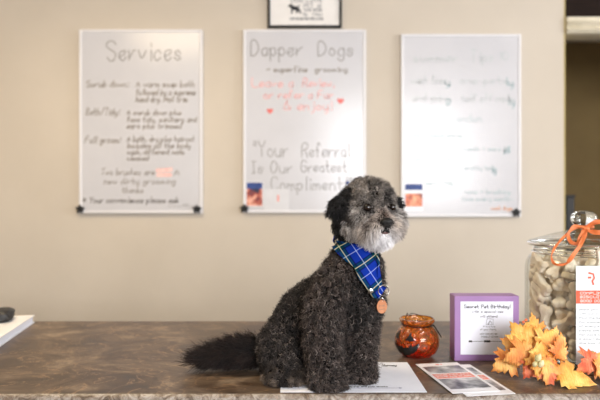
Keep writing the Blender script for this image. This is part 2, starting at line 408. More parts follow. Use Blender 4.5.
for hx, hy, s in ((270, 111, 3.2), (340.5, 101, 3.4)):
    ring = [b.verts.new((BX(hx)+16*math.sin(a)**3/16*s*PXM, BY-.0008, BZ(hy)+(13*math.cos(a)-5*math.cos(2*a)-2*math.cos(3*a)-math.cos(4*a))/16*s*PXM)) for a in [2*PI*k/24 for k in range(24)]]
    b.faces.new(ring)
tag(obj('heart', b, M['marker_red'], w2), 'two small red marker hearts')

w3 = board(401, 34, 521, 217, 'rightmost whiteboard with faint half-erased teal writing', (1,))
pen(w3, 'heading', 'marker_pale', [('summer', 413, 458, 62, 9), ('Tips', 471, 493, 62, 12), ('10', 500, 508, 60, 8)], 0.55, 0.3)
pen(w3, 'handwriting', 'marker_pale', [('want free,', 411, 449, 84, 8), ('one pets,', 460, 511, 84, 8), ('and paw.', 412, 450, 101, 8), ('half off nails', 462, 513, 102, 8), ], 0.5, 0.3)
pen(w3, 'handwriting', 'marker_teal', [('London', 450, 481, 122, 8), ('cuts + hand strip', 407, 462, 137.5, 4.5), ('teeth + ears $5', 463, 510, 151, 4.5), ('wash + nails', 406, 450, 161, 4.5),
 ('pretty tails', 465, 496, 170, 4.5), ('ears + tidy', 426, 453, 185, 4.5), ('none + brushing', 465, 510, 194, 5), ('(one every month)', 462, 513, 201, 4.5)], 0.34, 0.3)
pen(w3, 'handwriting', 'marker_dark_teal', [('y', 445, 450, 85, 7), ('ly', 506, 513, 86, 8), ('g', 446, 450, 103, 7), ('ly', 508, 514, 105, 9), ('$5', 504, 510, 153, 6), ('ly', 492, 496, 173, 7)], 0.5, 0.3)
pen(w3, 'underline', 'marker_orange', [('wash dogs', 491, 512, 210, 4)], 0.4, 0.3, label='faint orange line of writing')

def flyer(x0, y0, x1, y1, kind, label):
    t = empty('flyer', (BX((x0+x1)/2), BY, BZ(y1)), label, 'flyer', 'flyers on the whiteboards')
    y = BY-.0012
    obj('sheet', bx(BX(x0), BX(x1), y, BY-.0003, BZ(y1), BZ(y0)), M['glossy_paper'], t)
    h = y1-y0
    obj('blue_band', bx(BX(x0+.6), BX(x1-.6), y-.0003, y, BZ(y0+h*(.24 if kind else .28)), BZ(y0+.5)), M['ink_blue'], t)
    m = noisy(mat('flyer_picture', (200, 120, 80), .4), [(60, 24, 20), (206, 92, 44), (240, 176, 130)] if kind else [(24, 28, 60), (170, 70, 48), (232, 170, 146)], 22, 4, pos=[.38, .5, .62])
    obj('picture', bx(BX(x0+.6), BX(x1-.6), y-.0003, y, BZ(y0+h*.84 if kind else y1-.6), BZ(y0+h*(.36 if kind else .28))), m, t)
    return t
flyer(246, 182, 263, 206.5, 0, 'small flyer with blue top and photo on the lower left of the middle whiteboard')
flyer(404.5, 183.5, 423, 211, 1, 'white flyer with blue band and orange picture on the right whiteboard')
t = obj('notice_card', bx(BX(264), BX(289), BY-.0012, BY-.0003, BZ(211), BZ(189)), noisy(mat('pale_grey_card', (212, 211, 214), .4), [(209, 208, 211), (215, 214, 217)], 20))
tag(t, 'plain pale card low on the middle whiteboard beside the small flyer', 'card')
b = bx(BX(277.3), BX(279), BY-.0016, BY-.0012, BZ(201.5), BZ(195)); obj('pink_mark', b, M['ink_pink'], t)
b = bmesh.new(); lathe(b, [(.008, 0), (.010, .001), (.010, .006), (.008, .0075)], seg=20)
bmesh.ops.transform(b, matrix=Matrix.Translation((BX(347.5), BY-.0003, BZ(183)))@Matrix.Rotation(PI/2, 4, 'X'), verts=b.verts)
tag(obj('magnet', b, M['ink_blue'], smooth=True), 'small round blue magnet on the middle whiteboard just above the dog', 'magnet')

# framed picture over the middle board
FYY = WY-.022; fx = lambda p: (p-300)/F*FYY; fz = lambda p: EYE-(p-200)/F*FYY
X0, X1, Z0, Z1 = fx(267.5), fx(342), fz(27.5), fz(-42)
pf = empty('picture_frame', ((X0+X1)/2, WY, Z0), 'black framed print with a small dog silhouette hanging above the middle whiteboard', 'picture frame')
b = bmesh.new(); q = .013
box(b, X0, X0+q, FYY, WY-.001, Z0, Z1); box(b, X1-q, X1, FYY, WY-.001, Z0, Z1); box(b, X0+q, X1-q, FYY, WY-.001, Z0, Z0+q); box(b, X0+q, X1-q, FYY, WY-.001, Z1-q, Z1)
obj('frame', b, M['blackframe'], pf, bevel=.003)
obj('print', bx(X0+q, X1-q, FYY+.010, WY-.002, Z0+q, Z1-q), M['mat_board'], pf)
b = bmesh.new(); py = FYY+.009
def poly(b, pts, y, f=lambda x, z: (fx(x), fz(z))): b.faces.new([b.verts.new((f(x, z)[0], y, f(x, z)[1])) for x, z in pts])
poly(b, [(288.5, 4.5), (290, 3.6), (292, 3.4), (293.2, 5.2), (297.5, 6), (299, 4), (299.6, 4.3), (298.6, 7), (300, 9), (301.5, 12.6), (300, 12.8), (298.4, 10.4), (296.8, 12.6), (295.6, 12.6), (296.2, 9.8), (293, 9.4), (292.4, 13), (290.9, 13), (291.2, 8), (290.2, 6.6), (288.4, 6.4)], py)
obj('dog_silhouette', b, M['ink_black'], pf)
b = bmesh.new(); tf = lambda a, c: (fx(a), py, fz(-c))
for s, a0, a1, base, cap in (('DOG LOVE', 291, 322, 1.5, 3), ('PET', 304, 313, 7, 4), ('IN', 318, 321, 7, 3), ('WAS GOOD', 304, 322, 10.5, 2.4), ('TO', 303, 307, 15.5, 2.6), ('YOU', 312, 322, 15.5, 2.8), ('LIFE IS BETTER WITH A DOG', 290, 323, 19.2, 2)):
    write(b, s, a0, a1, -base, cap, 0.28, tf, .1)
obj('printing', b, M['ink_gray'], pf)

# ------------------------------------------------------------------ things on the counter
def flat(t, name, x0, x1, y0, y1, z0, z1, m): return obj(name, bx(x0, x1, y0, y1, z0, z1), m, t, local=True)
# letter-size sheet under the dog
t = empty('paper_sheet', (0.103, 1.224, CZ), 'white letter-size sheet lying flat under the dog at the front edge', 'sheet of paper')
flat(t, 'sheet', -.141, .141, -.103, .103, .0002, .0010, M['paper'])
b = bmesh.new(); tf = lambda a, c: (a, c, .0014)
write(b, 'Survey', .078, .110, .070, .014, .0011, tf, .2, .3)
for dx, dy in ((.080, .094), (.072, .060), (.074, .086)): ribbon2d(b, [(dx, dy), (dx+.003, dy)], .0016, tf)
write(b, 'yummy pup and pals thanks', -.02, .07, -.074, .006, .0006, tf)
obj('printing', b, M['ink_black'], t, local=True)
b = bmesh.new(); ribbon2d(b, [(-.03, -.080), (.096, -.080)], .0007, tf); ribbon2d(b, [(.092, -.083), (.097, -.080), (.092, -.077)], .0008, tf)
obj('arrow_line', b, M['ink_navy'], t, local=True)

def rack_card(cx, cy, rz, z, label):
    t = empty('rack_card', (cx, cy, CZ+z), label, 'card', 'glossy cards on the counter', rz)
    flat(t, 'card', -.049, .049, -.1, .1, 0, .0009, M['glossy_paper'])
    m = noisy(mat('card_photo', (150, 150, 155), .35), [(60, 60, 66), (150, 150, 155), (214, 214, 218)], 24, 5, pos=[.36, .5, .64])
    flat(t, 'photo', -.042, .042, .026, .075, .0009, .0012, m)
    flat(t, 'photo', -.042, .042, -.078, -.014, .0009, .0012, m)
    flat(t, 'colour_band', -.042, .042, -.010, .020, .0009, .0012, M['ink_pink'])
    b = bmesh.new(); tf = lambda a, c: (a, c, .0015)
    write(b, 'YOUR PET SPA', -.038, .036, .008, .006, .0007, tf, .05); write(b, 'PAWS AND CLAWS', -.038, .036, -.004, .006, .0007, tf, .05)
    obj('printing', b, M['ink_white'], t, local=True)
    b = bmesh.new(); write(b, 'o:', -.006, .006, .084, .008, .0012, tf, .1)
    obj('emblem', b, M['ink_orange'], t, local=True)
    return t
rack_card(.3475, 1.2035, math.radians(8.5), .0004, 'glossy photo card partly covered, the right one of the overlapping pair')
rack_card(.3225, 1.2155, math.radians(9), .0017, 'glossy photo card with pink band, on top and left of the pair')

# purple block sign
X0, X1, YF, YB, H = .3550, .5035, 1.340, 1.384, .1495
t = empty('sign_block', ((X0+X1)/2, (YF+YB)/2, CZ), 'purple box-frame sign with a white printed sheet, standing left of the jar', 'sign', None)
obj('box_frame', bx(X0, X1, YF, YB, CZ+.0003, CZ+H), M['purple'], t, bevel=.0015)
sx = lambda p: (p-300)/F*YF; sz = lambda p: EYE-(p-200)/F*YF
obj('printed_sheet', bx(sx(460.5), sx(513), YF-.0008, YF, sz(354.5), sz(301.5)), M['paper'], t)
b = bmesh.new(); tf = lambda a, c: (sx(a), YF-.0012, sz(-c))
write(b, 'Secret Pet Birthday!', 464, 510, -308, 3.4, .30, tf, .1)
for s, a0, a1, base in (('with a special ask', 472, 503, 312.5), ('will attend', 480, 497, 317.2)): write(b, s, a0, a1, -base, 2.0, .2, tf, .1)
for x in range(2): ribbon2d(b, [(469.5+x*34.5, -341.2), (471+x*34.5, -341.2)], .9, tf)
ribbon2d(b, [(470, -341.2), (505, -341.2)], .22, tf); ribbon2d(b, [(485, -341.2), (489, -341.2)], 1.0, tf)
obj('printing', b, M['ink_black'], t)
b = bmesh.new()
for s, a0, a1, base in (('facts', 483, 495, 327), ('of your family', 480, 496, 330), ('pets name and age', 480, 497, 334.2), ('friends of all kinds', 481, 498, 337.2)): write(b, s, a0, a1, -base, 1.5, .14, tf, .1)
ribbon2d(b, [(487, -318.5), (493, -319), (493, -324.5), (486, -324.5), (487, -318.5)], .25, tf); ribbon2d(b, [(488, -324), (490, -320.5), (491.5, -323)], .4, tf)
obj('drawing', b, M['ink_gray'], t)

# pumpkin candle holder
PCX, PCY = (417-300)/F*1.385, 1.385
t = empty('pumpkin_candle_holder', (PCX, PCY, CZ), 'small orange crackle glass jack-o-lantern jar with wire handle, right of the dog', 'candle holder')
def crackle(name):
    m = mat(name, (240, 96, 20), .06, Transmission_Weight=.93, IOR=1.45, Coat_Weight=.6, Coat_Roughness=.05); nt, b_, N = NT(m); L = nt.links
    tc = N('ShaderNodeTexCoord'); v = N('ShaderNodeTexVoronoi'); v.inputs['Scale'].default_value = 85; L.new(tc.outputs['Object'], v.inputs['Vector'])
    n = N('ShaderNodeTexNoise'); n.inputs['Scale'].default_value = 45; n.inputs['Detail'].default_value = 3; L.new(tc.outputs['Object'], n.inputs['Vector'])
    sp = N('ShaderNodeSeparateXYZ'); L.new(tc.outputs['Object'], sp.inputs[0])
    mr = N('ShaderNodeMapRange'); mr.inputs['From Min'].default_value = 0.0; mr.inputs['From Max'].default_value = .085; L.new(sp.outputs['Z'], mr.inputs['Value'])
    ad = N('ShaderNodeMath', operation='MULTIPLY_ADD'); ad.inputs[1].default_value = .9; L.new(n.outputs['Fac'], ad.inputs[0])
    s2 = N('ShaderNodeMath', operation='SUBTRACT'); s2.inputs[1].default_value = .45; L.new(mr.outputs[0], s2.inputs[0]); L.new(s2.outputs[0], ad.inputs[2])
    r = N('ShaderNodeValToRGB'); L.new(ad.outputs[0], r.inputs[0])
    for e, c, p in zip(r.color_ramp.elements, [(240, 66, 14), (255, 168, 60)], [.15, .6]): e.position = p; e.color = lin(c)
    L.new(r.outputs[0], b_.inputs['Base Color'])
    bp = N('ShaderNodeBump'); bp.inputs['Strength'].default_value = .9; bp.inputs['Distance'].default_value = .006; L.new(v.outputs['Distance'], bp.inputs['Height']); L.new(bp.outputs[0], b_.inputs['Normal'])
    return m
M['crackle'] = crackle('orange_crackle_glass')
b = bmesh.new()
outer = [(.026, .0005), (.034, .002), (.045, .012), (.0515, .028), (.0525, .042), (.049, .056), (.041, .067), (.035, .073), (.0345, .077), (.041, .083), (.0425, .088), (.0405, .090)]
inner = [(r-.003, z if i else .004) for i, (r, z) in enumerate(outer)][::-1]; inner[-1] = (.024, .004); inner[-2] = (.031, .005)
lathe(b, [(r, z) for r, z in outer+inner], seg=56, fn=lambda r, z, a: r*(1-.02*abs(math.cos(3.5*a))))
obj('glass_bowl', b, M['crackle'], t, smooth=True, local=True)
def on_bowl(az, z, off=.0012):
    prof = outer; r = .05
    for (r0, z0), (r1, z1) in zip(prof, prof[1:]):
        if z0 <= z <= z1: r = r0+(r1-r0)*(z-z0)/(z1-z0); break
    r = r+off; a = -PI/2+az
    return (r*math.cos(a), r*math.sin(a), z)
def bowl_patch(b, outline):
    """filled black shape painted on the bowl; outline as (azimuth, height)"""
    cx = sum(p[0] for p in outline)/len(outline); cz = sum(p[1] for p in outline)/len(outline)
    n = len(outline); rings = []
    for k in range(5):
        s = k/4; rings.append([b.verts.new(on_bowl(cx+(a-cx)*s, cz+(z-cz)*s)) for a, z in outline])
    for k in range(4):
        for i in range(n):
            j = (i+1) % n; b.faces.new((rings[k][i], rings[k][j], rings[k+1][j], rings[k+1][i]))
face0 = -.90
b = bmesh.new()
for s in (-1, 1):
    bowl_patch(b, [(face0+s*.38-.22, .047), (face0+s*.38-.10, .055), (face0+s*.38, .065), (face0+s*.38+.11, .055), (face0+s*.38+.22, .047), (face0+s*.38, .045)])
# jagged grin built as a strip
up = [(-.78, .043), (-.62, .036), (-.5, .0335), (-.42, .037), (-.34, .031), (-.1, .0285), (.0, .0325), (.1, .0285), (.34, .031), (.42, .037), (.5, .0335), (.62, .036), (.78, .043)]
lo = [(-.80, .041), (-.70, .026), (-.55, .018), (-.42, .014), (-.3, .0115), (-.16, .010), (.0, .0095), (.16, .010), (.3, .0115), (.42, .014), (.55, .018), (.70, .026), (.80, .041)]
rows = [[b.verts.new(on_bowl(face0+lo[i][0]+(up[i][0]-lo[i][0])*k/3, lo[i][1]+(up[i][1]-lo[i][1])*k/3)) for k in range(4)] for i in range(len(up))]
for i in range(len(up)-1):
    for k in range(3): b.faces.new((rows[i][k], rows[i+1][k], rows[i+1][k+1], rows[i][k+1]))
tag(obj('painted_face', b, M['black'], t, local=True), 'black painted pumpkin face')
b = bmesh.new()
for zz in (.0745, .0765): tube(b, [(.0365*math.cos(a), .0365*math.sin(a), zz) for a in [2*PI*k/40 for k in range(40)]], .0009, 6, True)
obj('wire_collar', b, M['wire'], t, local=True)
b = bmesh.new(); hw = [(-.0375, 0, .0755)]
for k in range(13):
    a = PI*k/12; hw.append((-.045*math.cos(a)*1.04, .052*math.sin(a), .0755-.03*math.sin(a)))
# bail lies back over the rear with a raised kink on the left and the right end sticking out
pts = spline([(-.036, .004, .0755), (-.026, .004, .090), (-.022, .006, .1005), (-.018, .01, .093), (-.006, .035, .094), (.02, .045, .085), (.045, .03, .066), (.058, .004, .044), (.052, -.004, .054), (.040, -.006, .072), (.0365, -.002, .0755)], 6)
tube(b, pts, .001, 6)
obj('wire_handle', b, M['wire'], t, local=True)

# binder and black pouch at the far left
t = empty('binder', (-.885, 1.615, CZ), 'thick white binder lying at the left end of the counter, under the black pouch', 'binder', None, math.radians(3))
poly4 = [(.085, .150), (-.12, .085), (-.12, -.30), (.112, -.30), (.112, -.07)]
def slab(pts, z0, z1):
    b = bmesh.new(); lo_ = [b.verts.new((x, y, z0)) for x, y in pts]; hi = [b.verts.new((x, y, z1)) for x, y in pts]
    b.faces.new(lo_[::-1]); b.faces.new(hi)
    for i in range(len(pts)): j = (i+1) % len(pts); b.faces.new((lo_[i], lo_[j], hi[j], hi[i]))
    bmesh.ops.recalc_face_normals(b, faces=b.faces); return b
rect = lambda g: [(.092-g, .140-g), (-.105, .095-g), (-.055, -.22+g), (.125-g, -.18+g)]
obj('back_cover', slab(rect(0), .0005, .003), M['cream_cover'], t, local=True)
obj('pages', slab(rect(.004), .003, .021), M['paper'], t, local=True)
obj('front_cover', slab(rect(0), .021, .0235), M['cream_cover'], t, local=True)
b = bmesh.new(); bmesh.ops.create_icosphere(b, subdivisions=4, radius=1)
for v in b.verts:
    n = noise.noise(v.co*1.7)*.12
    x, y, z = v.co; sgn = lambda a: (abs(a)**.55)*(1 if a > 0 else -1)
    v.co = Vector((sgn(x)*.075*(1+n), sgn(y)*.05*(1+n), max(sgn(z), -.8)*.019*(1+n*.8)))
tag(t2 := obj('pouch', b, M['leather'], smooth=True), 'black soft pouch lying on the white binder at the far left', 'pouch')
t2.location = (-.895, 1.665, CZ+.0395); t2.rotation_euler = (0, 0, .35)
# ------------------------------------------------------------------ glass treat jar
JX, JY = (584-300)/F*1.37, 1.37
t = empty('glass_jar', (JX, JY, CZ), 'large clear glass treat jar full of dog biscuits with a domed glass lid', 'jar')
outer = [(.100, .0003), (.118, .003), (.127, .012), (.130, .030), (.130, .205), (.128, .222), (.121, .237), (.111, .246), (.107, .251), (.107, .258), (.110, .262)]
b = bmesh.new(); lathe(b, outer+[(r-.004, max(z, .008)) for r, z in outer][::-1], seg=96)
obj('glass_body', b, M['jarglass'], t, smooth=True, local=True)
b = bmesh.new(); lathe(b, [(.105, .002), (.121, .005), (.1245, .014), (.1245, .017), (.105, .0125), (.04, .010), (.0, .010)][:6]+[(.04, .003)], seg=96)
obj('thick_base', b, M['lidglass'], t, smooth=True, local=True)
b = bmesh.new()
for z, r in ((.2475, .1125), (.2555, .1095)): tube(b, [(r*math.cos(a), r*math.sin(a), z) for a in [2*PI*k/72 for k in range(72)]], .0028, 8, True)
obj('neck_ring', b, M['lidglass'], t, smooth=True, local=True)
b = bmesh.new()
lid = [(.100, .262), (.121, .2625), (.1245, .266), (.1245, .270), (.121, .2735), (.112, .276), (.090, .284), (.065, .291), (.040, .297), (.022, .301), (.016, .305), (.016, .309),
       (.024, .3125), (.029, .320), (.0300, .328), (.027, .337), (.020, .3425), (.010, .345), (.0, .3455)]
li = [(.0, .292), (.040, .290), (.065, .2855), (.090, .279), (.106, .271), (.100, .268)]
lathe(b, lid[:-1]+[(.0005, .3455)], seg=72, fn=None)
ob_l = obj('lid', b, M['jarglass'], t, smooth=True, local=True)
b = bmesh.new(); kn = [(.004, .2995), (.016, .3045), (.0155, .309), (.024, .3125), (.029, .320), (.030, .328), (.027, .337), (.020, .3425), (.008, .345)]
lathe(b, [(r-.0008, z) for r, z in kn], seg=10)
obj('lid_knob', b, M['lidglass'], t, local=True)
b = bmesh.new(); tube(b, [(.1215*math.cos(a), .1205*math.sin(a), .268) for a in [2*PI*k/80 for k in range(80)]], .0042, 8, True)
obj('lid_rim', b, M['lidglass'], t, smooth=True, local=True)

def biscuit(kind):
    b = bmesh.new()
    if kind == 0:
        out = []
        for k in range(56):
            a = 2*PI*k/56; c, s = math.cos(a), math.sin(a)
            # union outline of four end lobes and a bar, sampled by ray
            best = 0
            for q in [i*.0005 for i in range(1, 90)]:
                x, y = c*q, s*q
                if (abs(x) < .022 and abs(y) < .0072) or any((x-lx)**2+(y-ly)**2 < .0087**2 for lx in (-.0222, .0222) for ly in (-.0070, .0070)): best = q
            out.append((c*best, s*best))
        h = .0079
    else:
        out = [((.0180+.0006*math.cos(9*a))*math.cos(a), (.0180+.0006*math.cos(9*a))*math.sin(a)) for a in [2*PI*k/48 for k in range(48)]]; h = .0066
    rings = []
    for s, z in ((.0, -h), (.5, -h), (.88, -h), (.97, -h*.75), (1, -h*.3), (1, h*.3), (.97, h*.75), (.88, h), (.5, h*.98), (.0, h*.95)):
        rings.append([b.verts.new((x*s, y*s, z)) for x, y in out] if s else [b.verts.new((0, 0, z))])
    n = len(out)
    for a, c in zip(rings, rings[1:]):
        for i in range(n):
            j = (i+1) % n
            if len(a) == 1: b.faces.new((a[0], c[j], c[i]))
            elif len(c) == 1: b.faces.new((a[i], a[j], c[0]))
            else: b.faces.new((a[i], a[j], c[j], c[i]))
    return b
TREATS = [(0, 0.0474, -0.0932, 0.0205, 0.01, 0.0, -2.65), (0, -0.0854, 0.0278, 0.0274, 1.56, 0.01, 0.09), (0, 0.0406, -0.0838, 0.0446, 1.57, -0.01, 0.58), (0, 0.0852, -0.0373, 0.0448, 1.54, 0.0, -1.95), (0, 0.0934, -0.0477, 0.0204, 3.14, -0.0, 1.1), (0, -0.0765, 0.0712, 0.0207, 0.0, 3.14, 0.82), (0, -0.0882, 0.0106, 0.0278, 1.58, 0.01, -3.05), (0, -0.0467, 0.0678, 0.0275, -1.57, -0.0, 0.82), (0, 0.1063, 0.0266, 0.0275, 1.58, -0.0, -1.33), (0, -0.0701, -0.0544, 0.0461, 2.46, 0.38, 0.63), (0, -0.0982, 0.0337, 0.0535, -0.18, 0.48, 1.22), (0, -0.0932, -0.0482, 0.0206, 0.0, -3.14, -1.09), (0, 0.0031, 0.0849, 0.0528, -0.04, 3.12, -0.1), (0, -0.1059, -0.0082, 0.0439, 0.1, -1.56, 1.55), (0, -0.108, 0.0184, 0.1022, 1.38, -0.69, 1.47), (0, 0.0022, 0.092, 0.0202, -0.02, -0.01, -0.82), (0, -0.0153, -0.1085, 0.0275, -1.56, 0.0, 3.0), (0, 0.0861, 0.072, 0.0438, -1.07, -1.58, 1.78), (1, 0.0464, 0.0926, 0.0194, 0.01, -3.14, -0.99), (0, 0.0573, -0.0935, 0.0447, -1.57, 0.0, -2.58), (0, 0.049, -0.0927, 0.0688, 0.01, 0.01, -2.65), (0, -0.0263, 0.0829, 0.0692, 0.01, -0.04, 0.27), (0, -0.0388, -0.0809, 0.0205, -0.0, 0.01, -0.14), (0, -0.0434, -0.0696, 0.0593, -1.1, 0.68, 0.29), (0, 0.0132, 0.1039, 0.0365, 0.0, -3.13, -0.12), (1, -0.0171, -0.0804, 0.0689, 3.1, 0.72, -0.1), (1, 0.1103, 0.0253, 0.0948, 1.52, -0.2, -1.32), (0, -0.0805, 0.0027, 0.0925, -0.44, -0.72, 1.72), (0, 0.0457, -0.0938, 0.086, 0.0, 3.13, 0.47), (0, 0.1008, -0.0434, 0.0445, 1.57, 0.0, -1.97), (1, 0.1054, 0.0417, 0.0615, 1.57, 0.19, -1.2), (0, 0.0806, 0.0204, 0.0816, 1.63, 0.09, -1.62), (0, -0.0448, -0.0871, 0.0447, 1.54, -3.13, -0.01), (0, -0.0509, 0.0967, 0.0448, 1.57, -0.01, -2.65), (0, -0.0323, -0.1047, 0.0733, 1.78, -2.4, -0.37), (1, 0.0814, 0.0126, 0.0365, -0.01, 0.01, -2.67), (0, 0.0904, -0.0669, 0.0916, -1.36, -1.62, 0.73), (0, -0.0946, 0.055, 0.0709, -1.66, 0.44, 1.02), (0, -0.0792, 0.0477, 0.0733, 1.66, -0.48, -2.12), (0, -0.0336, 0.0834, 0.0861, -3.13, 0.03, -1.21), (0, 0.0499, -0.0974, 0.1102, -1.57, 0.01, -2.67), (0, 0.0933, -0.0202, 0.0763, -1.55, -0.03, 1.14), (0, -0.1064, -0.0364, 0.0964, -1.49, -1.44, -1.3), (1, 0.0025, -0.1026, 0.0714, 2.87, 1.1, -0.44), (0, -0.0663, 0.0812, 0.1167, -3.09, 0.46, 0.7), (0, -0.0802, -0.0418, 0.0563, 0.7, 0.34, 2.98), (0, 0.0895, 0.0118, 0.0543, 0.08, 0.11, -0.38), (0, 0.0619, 0.0942, 0.0587, -0.65, -1.56, -1.48), (0, 0.0095, 0.1045, 0.0862, -0.02, 0.04, -0.09), (0, 0.1046, -0.0379, 0.0921, 1.78, 1.53, 1.35), (0, 0.0805, -0.044, 0.1074, 1.57, 0.0, -2.07), (1, 0.064, 0.0556, 0.1203, 0.78, 0.29, 3.04), (0, 0.0146, 0.1088, 0.0607, -1.57, -0.01, 2.99), (0, 0.0963, 0.0564, 0.1067, 1.75, -1.24, -1.17), (0, 0.0769, 0.0462, 0.148, 0.06, -0.01, -2.45), (0, 0.081, 0.0065, 0.1292, -2.75, -0.07, -1.83), (0, -0.081, 0.0736, 0.0973, -1.55, 0.45, 0.83), (0, -0.1094, 0.0074, 0.1344, -1.71, -0.69, 1.56), (0, -0.0757, -0.0736, 0.0955, 2.13, -0.62, -0.85), (1, -0.0761, -0.0358, 0.0902, 3.13, -0.49, 0.86), (0, -0.0267, -0.1062, 0.1127, -1.6, -2.69, -0.23), (0, -0.0686, 0.0509, 0.1103, -1.1, 0.68, 0.81), (0, 0.0265, -0.098, 0.1415, -1.59, -0.01, 3.09), (0, -0.1046, -0.0081, 0.1544, 0.07, -2.45, -1.51), (0, -0.0478, 0.076, 0.1296, 0.43, 0.14, 1.83), (0, 0.0008, 0.0855, 0.1208, 0.01, 0.04, 0.04), (0, 0.0428, -0.0467, 0.214, 1.36, 1.95, -0.96), (0, 0.0234, -0.1018, 0.1658, 0.0, 0.02, 0.23), (0, 0.0894, -0.0505, 0.1325, 0.02, 0.02, -2.17), (0, -0.0634, -0.0665, 0.11, 2.02, -0.12, -0.55), (0, 0.0977, -0.0365, 0.1502, 0.02, 3.12, 1.22), (0, -0.0645, -0.0918, 0.1561, 1.36, 1.71, -0.8), (0, 0.0424, 0.0828, 0.144, 1.6, 0.48, -0.54), (0, 0.0015, 0.1096, 0.1715, -1.58, 2.5, -0.01), (1, -0.0015, -0.1133, 0.1389, 1.57, -1.75, -0.02), (0, -0.0046, 0.1094, 0.1279, 1.58, 0.03, 0.03), (0, 0.071, -0.0872, 0.1901, -1.62, -1.56, 0.74), (0, 0.011, 0.1043, 0.1032, -0.0, -0.04, 3.03), (0, -0.0778, -0.0456, 0.1434, 2.99, -0.43, 1.17), (0, -0.0233, -0.0906, 0.1472, 1.9, 1.44, 0.08), (0, 0.0739, 0.0849, 0.1221, 1.37, -1.59, -0.51), (0, -0.046, -0.0674, 0.134, 0.24, -1.11, -2.34), (0, -0.1073, -0.0237, 0.1734, -1.6, -0.69, 1.8), (0, 0.0508, -0.0724, 0.146, -1.59, -0.22, 2.41), (1, 0.1125, 0.0135, 0.1308, 1.57, 0.59, 1.68), (0, 0.0323, -0.0872, 0.1106, -1.55, 0.01, 0.5), (0, 0.0445, 0.1019, 0.1433, 1.81, 1.48, -0.3), (0, -0.0086, 0.0915, 0.1605, -1.55, 2.32, 0.03), (1, 0.1019, -0.0108, 0.1107, 1.46, -1.76, -0.39), (1, -0.0489, 0.1023, 0.154, 1.61, -1.33, 0.43), (0, -0.0917, 0.0139, 0.1374, 1.43, -0.65, 1.56), (1, 0.0337, -0.0979, 0.1817, 3.12, 0.01, -0.98), (0, 0.0632, -0.0611, 0.1721, 0.22, -1.54, -2.52), (0, -0.0296, -0.1078, 0.1662, 1.49, 1.88, -0.33), (0, -0.0677, -0.0597, 0.1715, 0.82, -0.27, -2.96), (0, -0.077, 0.0545, 0.1643, -1.53, -0.75, -2.1), (0, -0.0966, 0.055, 0.1672, -1.62, 1.05, 1.02), (0, 0.0691, 0.0603, 0.1722, -1.58, -0.02, -0.82), (1, -0.0607, 0.0831, 0.2086, 1.02, -0.46, 1.63), (0, -0.0584, -0.065, 0.2185, 1.39, -0.21, -2.21), (0, 0.0991, -0.0463, 0.1743, -1.55, 0.02, -2.0), (0, -0.0935, 0.0315, 0.2058, 1.17, -0.67, 0.9), (0, -0.0826, 0.0719, 0.1965, 1.36, 0.8, 0.79), (1, -0.0392, 0.0654, 0.2187, 0.55, 2.37, -0.63), (1, -0.0088, -0.0559, 0.215, -1.59, 0.55, 0.31), (0, -0.0037, -0.0814, 0.1935, 0.61, 1.34, 1.92), (0, 0.082, -0.0007, 0.1581, 1.41, 0.07, 1.26), (1, 0.0381, -0.0047, 0.1967, 2.72, -0.42, 0.23), (0, 0.059, 0.0484, 0.2177, 0.32, -0.82, 1.47), (0, 0.0503, -0.0155, 0.2282, 1.95, -0.04, 0.56), (0, -0.0358, 0.0054, 0.206, -0.85, 1.07, -1.87), (0, 0.109, 0.0151, 0.1753, -1.72, 0.76, 1.66), (0, -0.0315, 0.1002, 0.2018, 0.04, 0.82, -2.83), (0, -0.0568, 0.0366, 0.2091, -1.23, -0.35, -2.64), (0, 0.0885, -0.0021, 0.2083, 0.55, -0.15, -0.37), (0, 0.0826, -0.0016, 0.1827, -0.13, 0.11, 1.56), (0, 0.0917, -0.0344, 0.2132, -0.34, -2.67, -1.51), (0, 0.0891, 0.0666, 0.1888, 1.4, 1.3, -1.0), (0, -0.0813, -0.0447, 0.2133, -0.54, 0.8, -2.81), (0, 0.0254, -0.1065, 0.2049, -1.57, 0.02, 0.23), (0, -0.0472, 0.024, 0.2167, 1.18, 0.61, 0.38), (1, 0.1069, 0.0378, 0.2016, -1.64, -1.28, -1.18), (0, -0.109, -0.0072, 0.2211, 1.53, 0.43, -1.52), (0, -0.0187, -0.1094, 0.2295, -1.34, -1.26, -0.33), (1, -0.041, 0.0783, 0.2264, 0.89, -2.9, 0.41), (0, -0.0098, 0.0896, 0.1959, -2.36, -0.3, -1.06), (0, 0.0236, 0.0601, 0.2154, 0.55, 0.02, -2.38), (0, -0.0278, -0.0266, 0.2114, 1.36, 1.94, 0.04), (0, 0.0664, 0.0898, 0.1865, 1.72, 1.29, -0.54), (0, -0.0813, -0.0297, 0.2015, 0.38, 0.87, -1.63), (1, 0.0712, -0.0666, 0.2224, -2.09, 1.79, 0.09), (0, -0.0135, 0.0056, 0.2227, -1.24, -2.82, 0.51), (1, 0.0875, 0.0385, 0.2057, -1.39, -0.91, 1.9), (0, 0.0107, -0.0305, 0.2327, 1.62, 0.42, -1.23), (1, -0.0671, -0.0749, 0.1977, 0.11, 0.25, 0.65), (0, 0.0449, 0.0109, 0.2217, 1.07, 0.26, -2.59), (0, 0.0169, -0.0688, 0.1969, 1.33, 1.14, 2.15)]
proto = [tag(obj('dog_biscuit', biscuit(0), M['biscuit'], smooth=True), 'tan bone-shaped dog biscuit piled among others inside the glass jar', 'dog biscuit', 'bone biscuits in the jar'),
         tag(obj('round_dog_biscuit', biscuit(1), M['biscuit_pale'], smooth=True), 'pale round dog biscuit among the bone-shaped ones inside the glass jar', 'dog biscuit', 'round biscuits in the jar')]
used = [False, False]
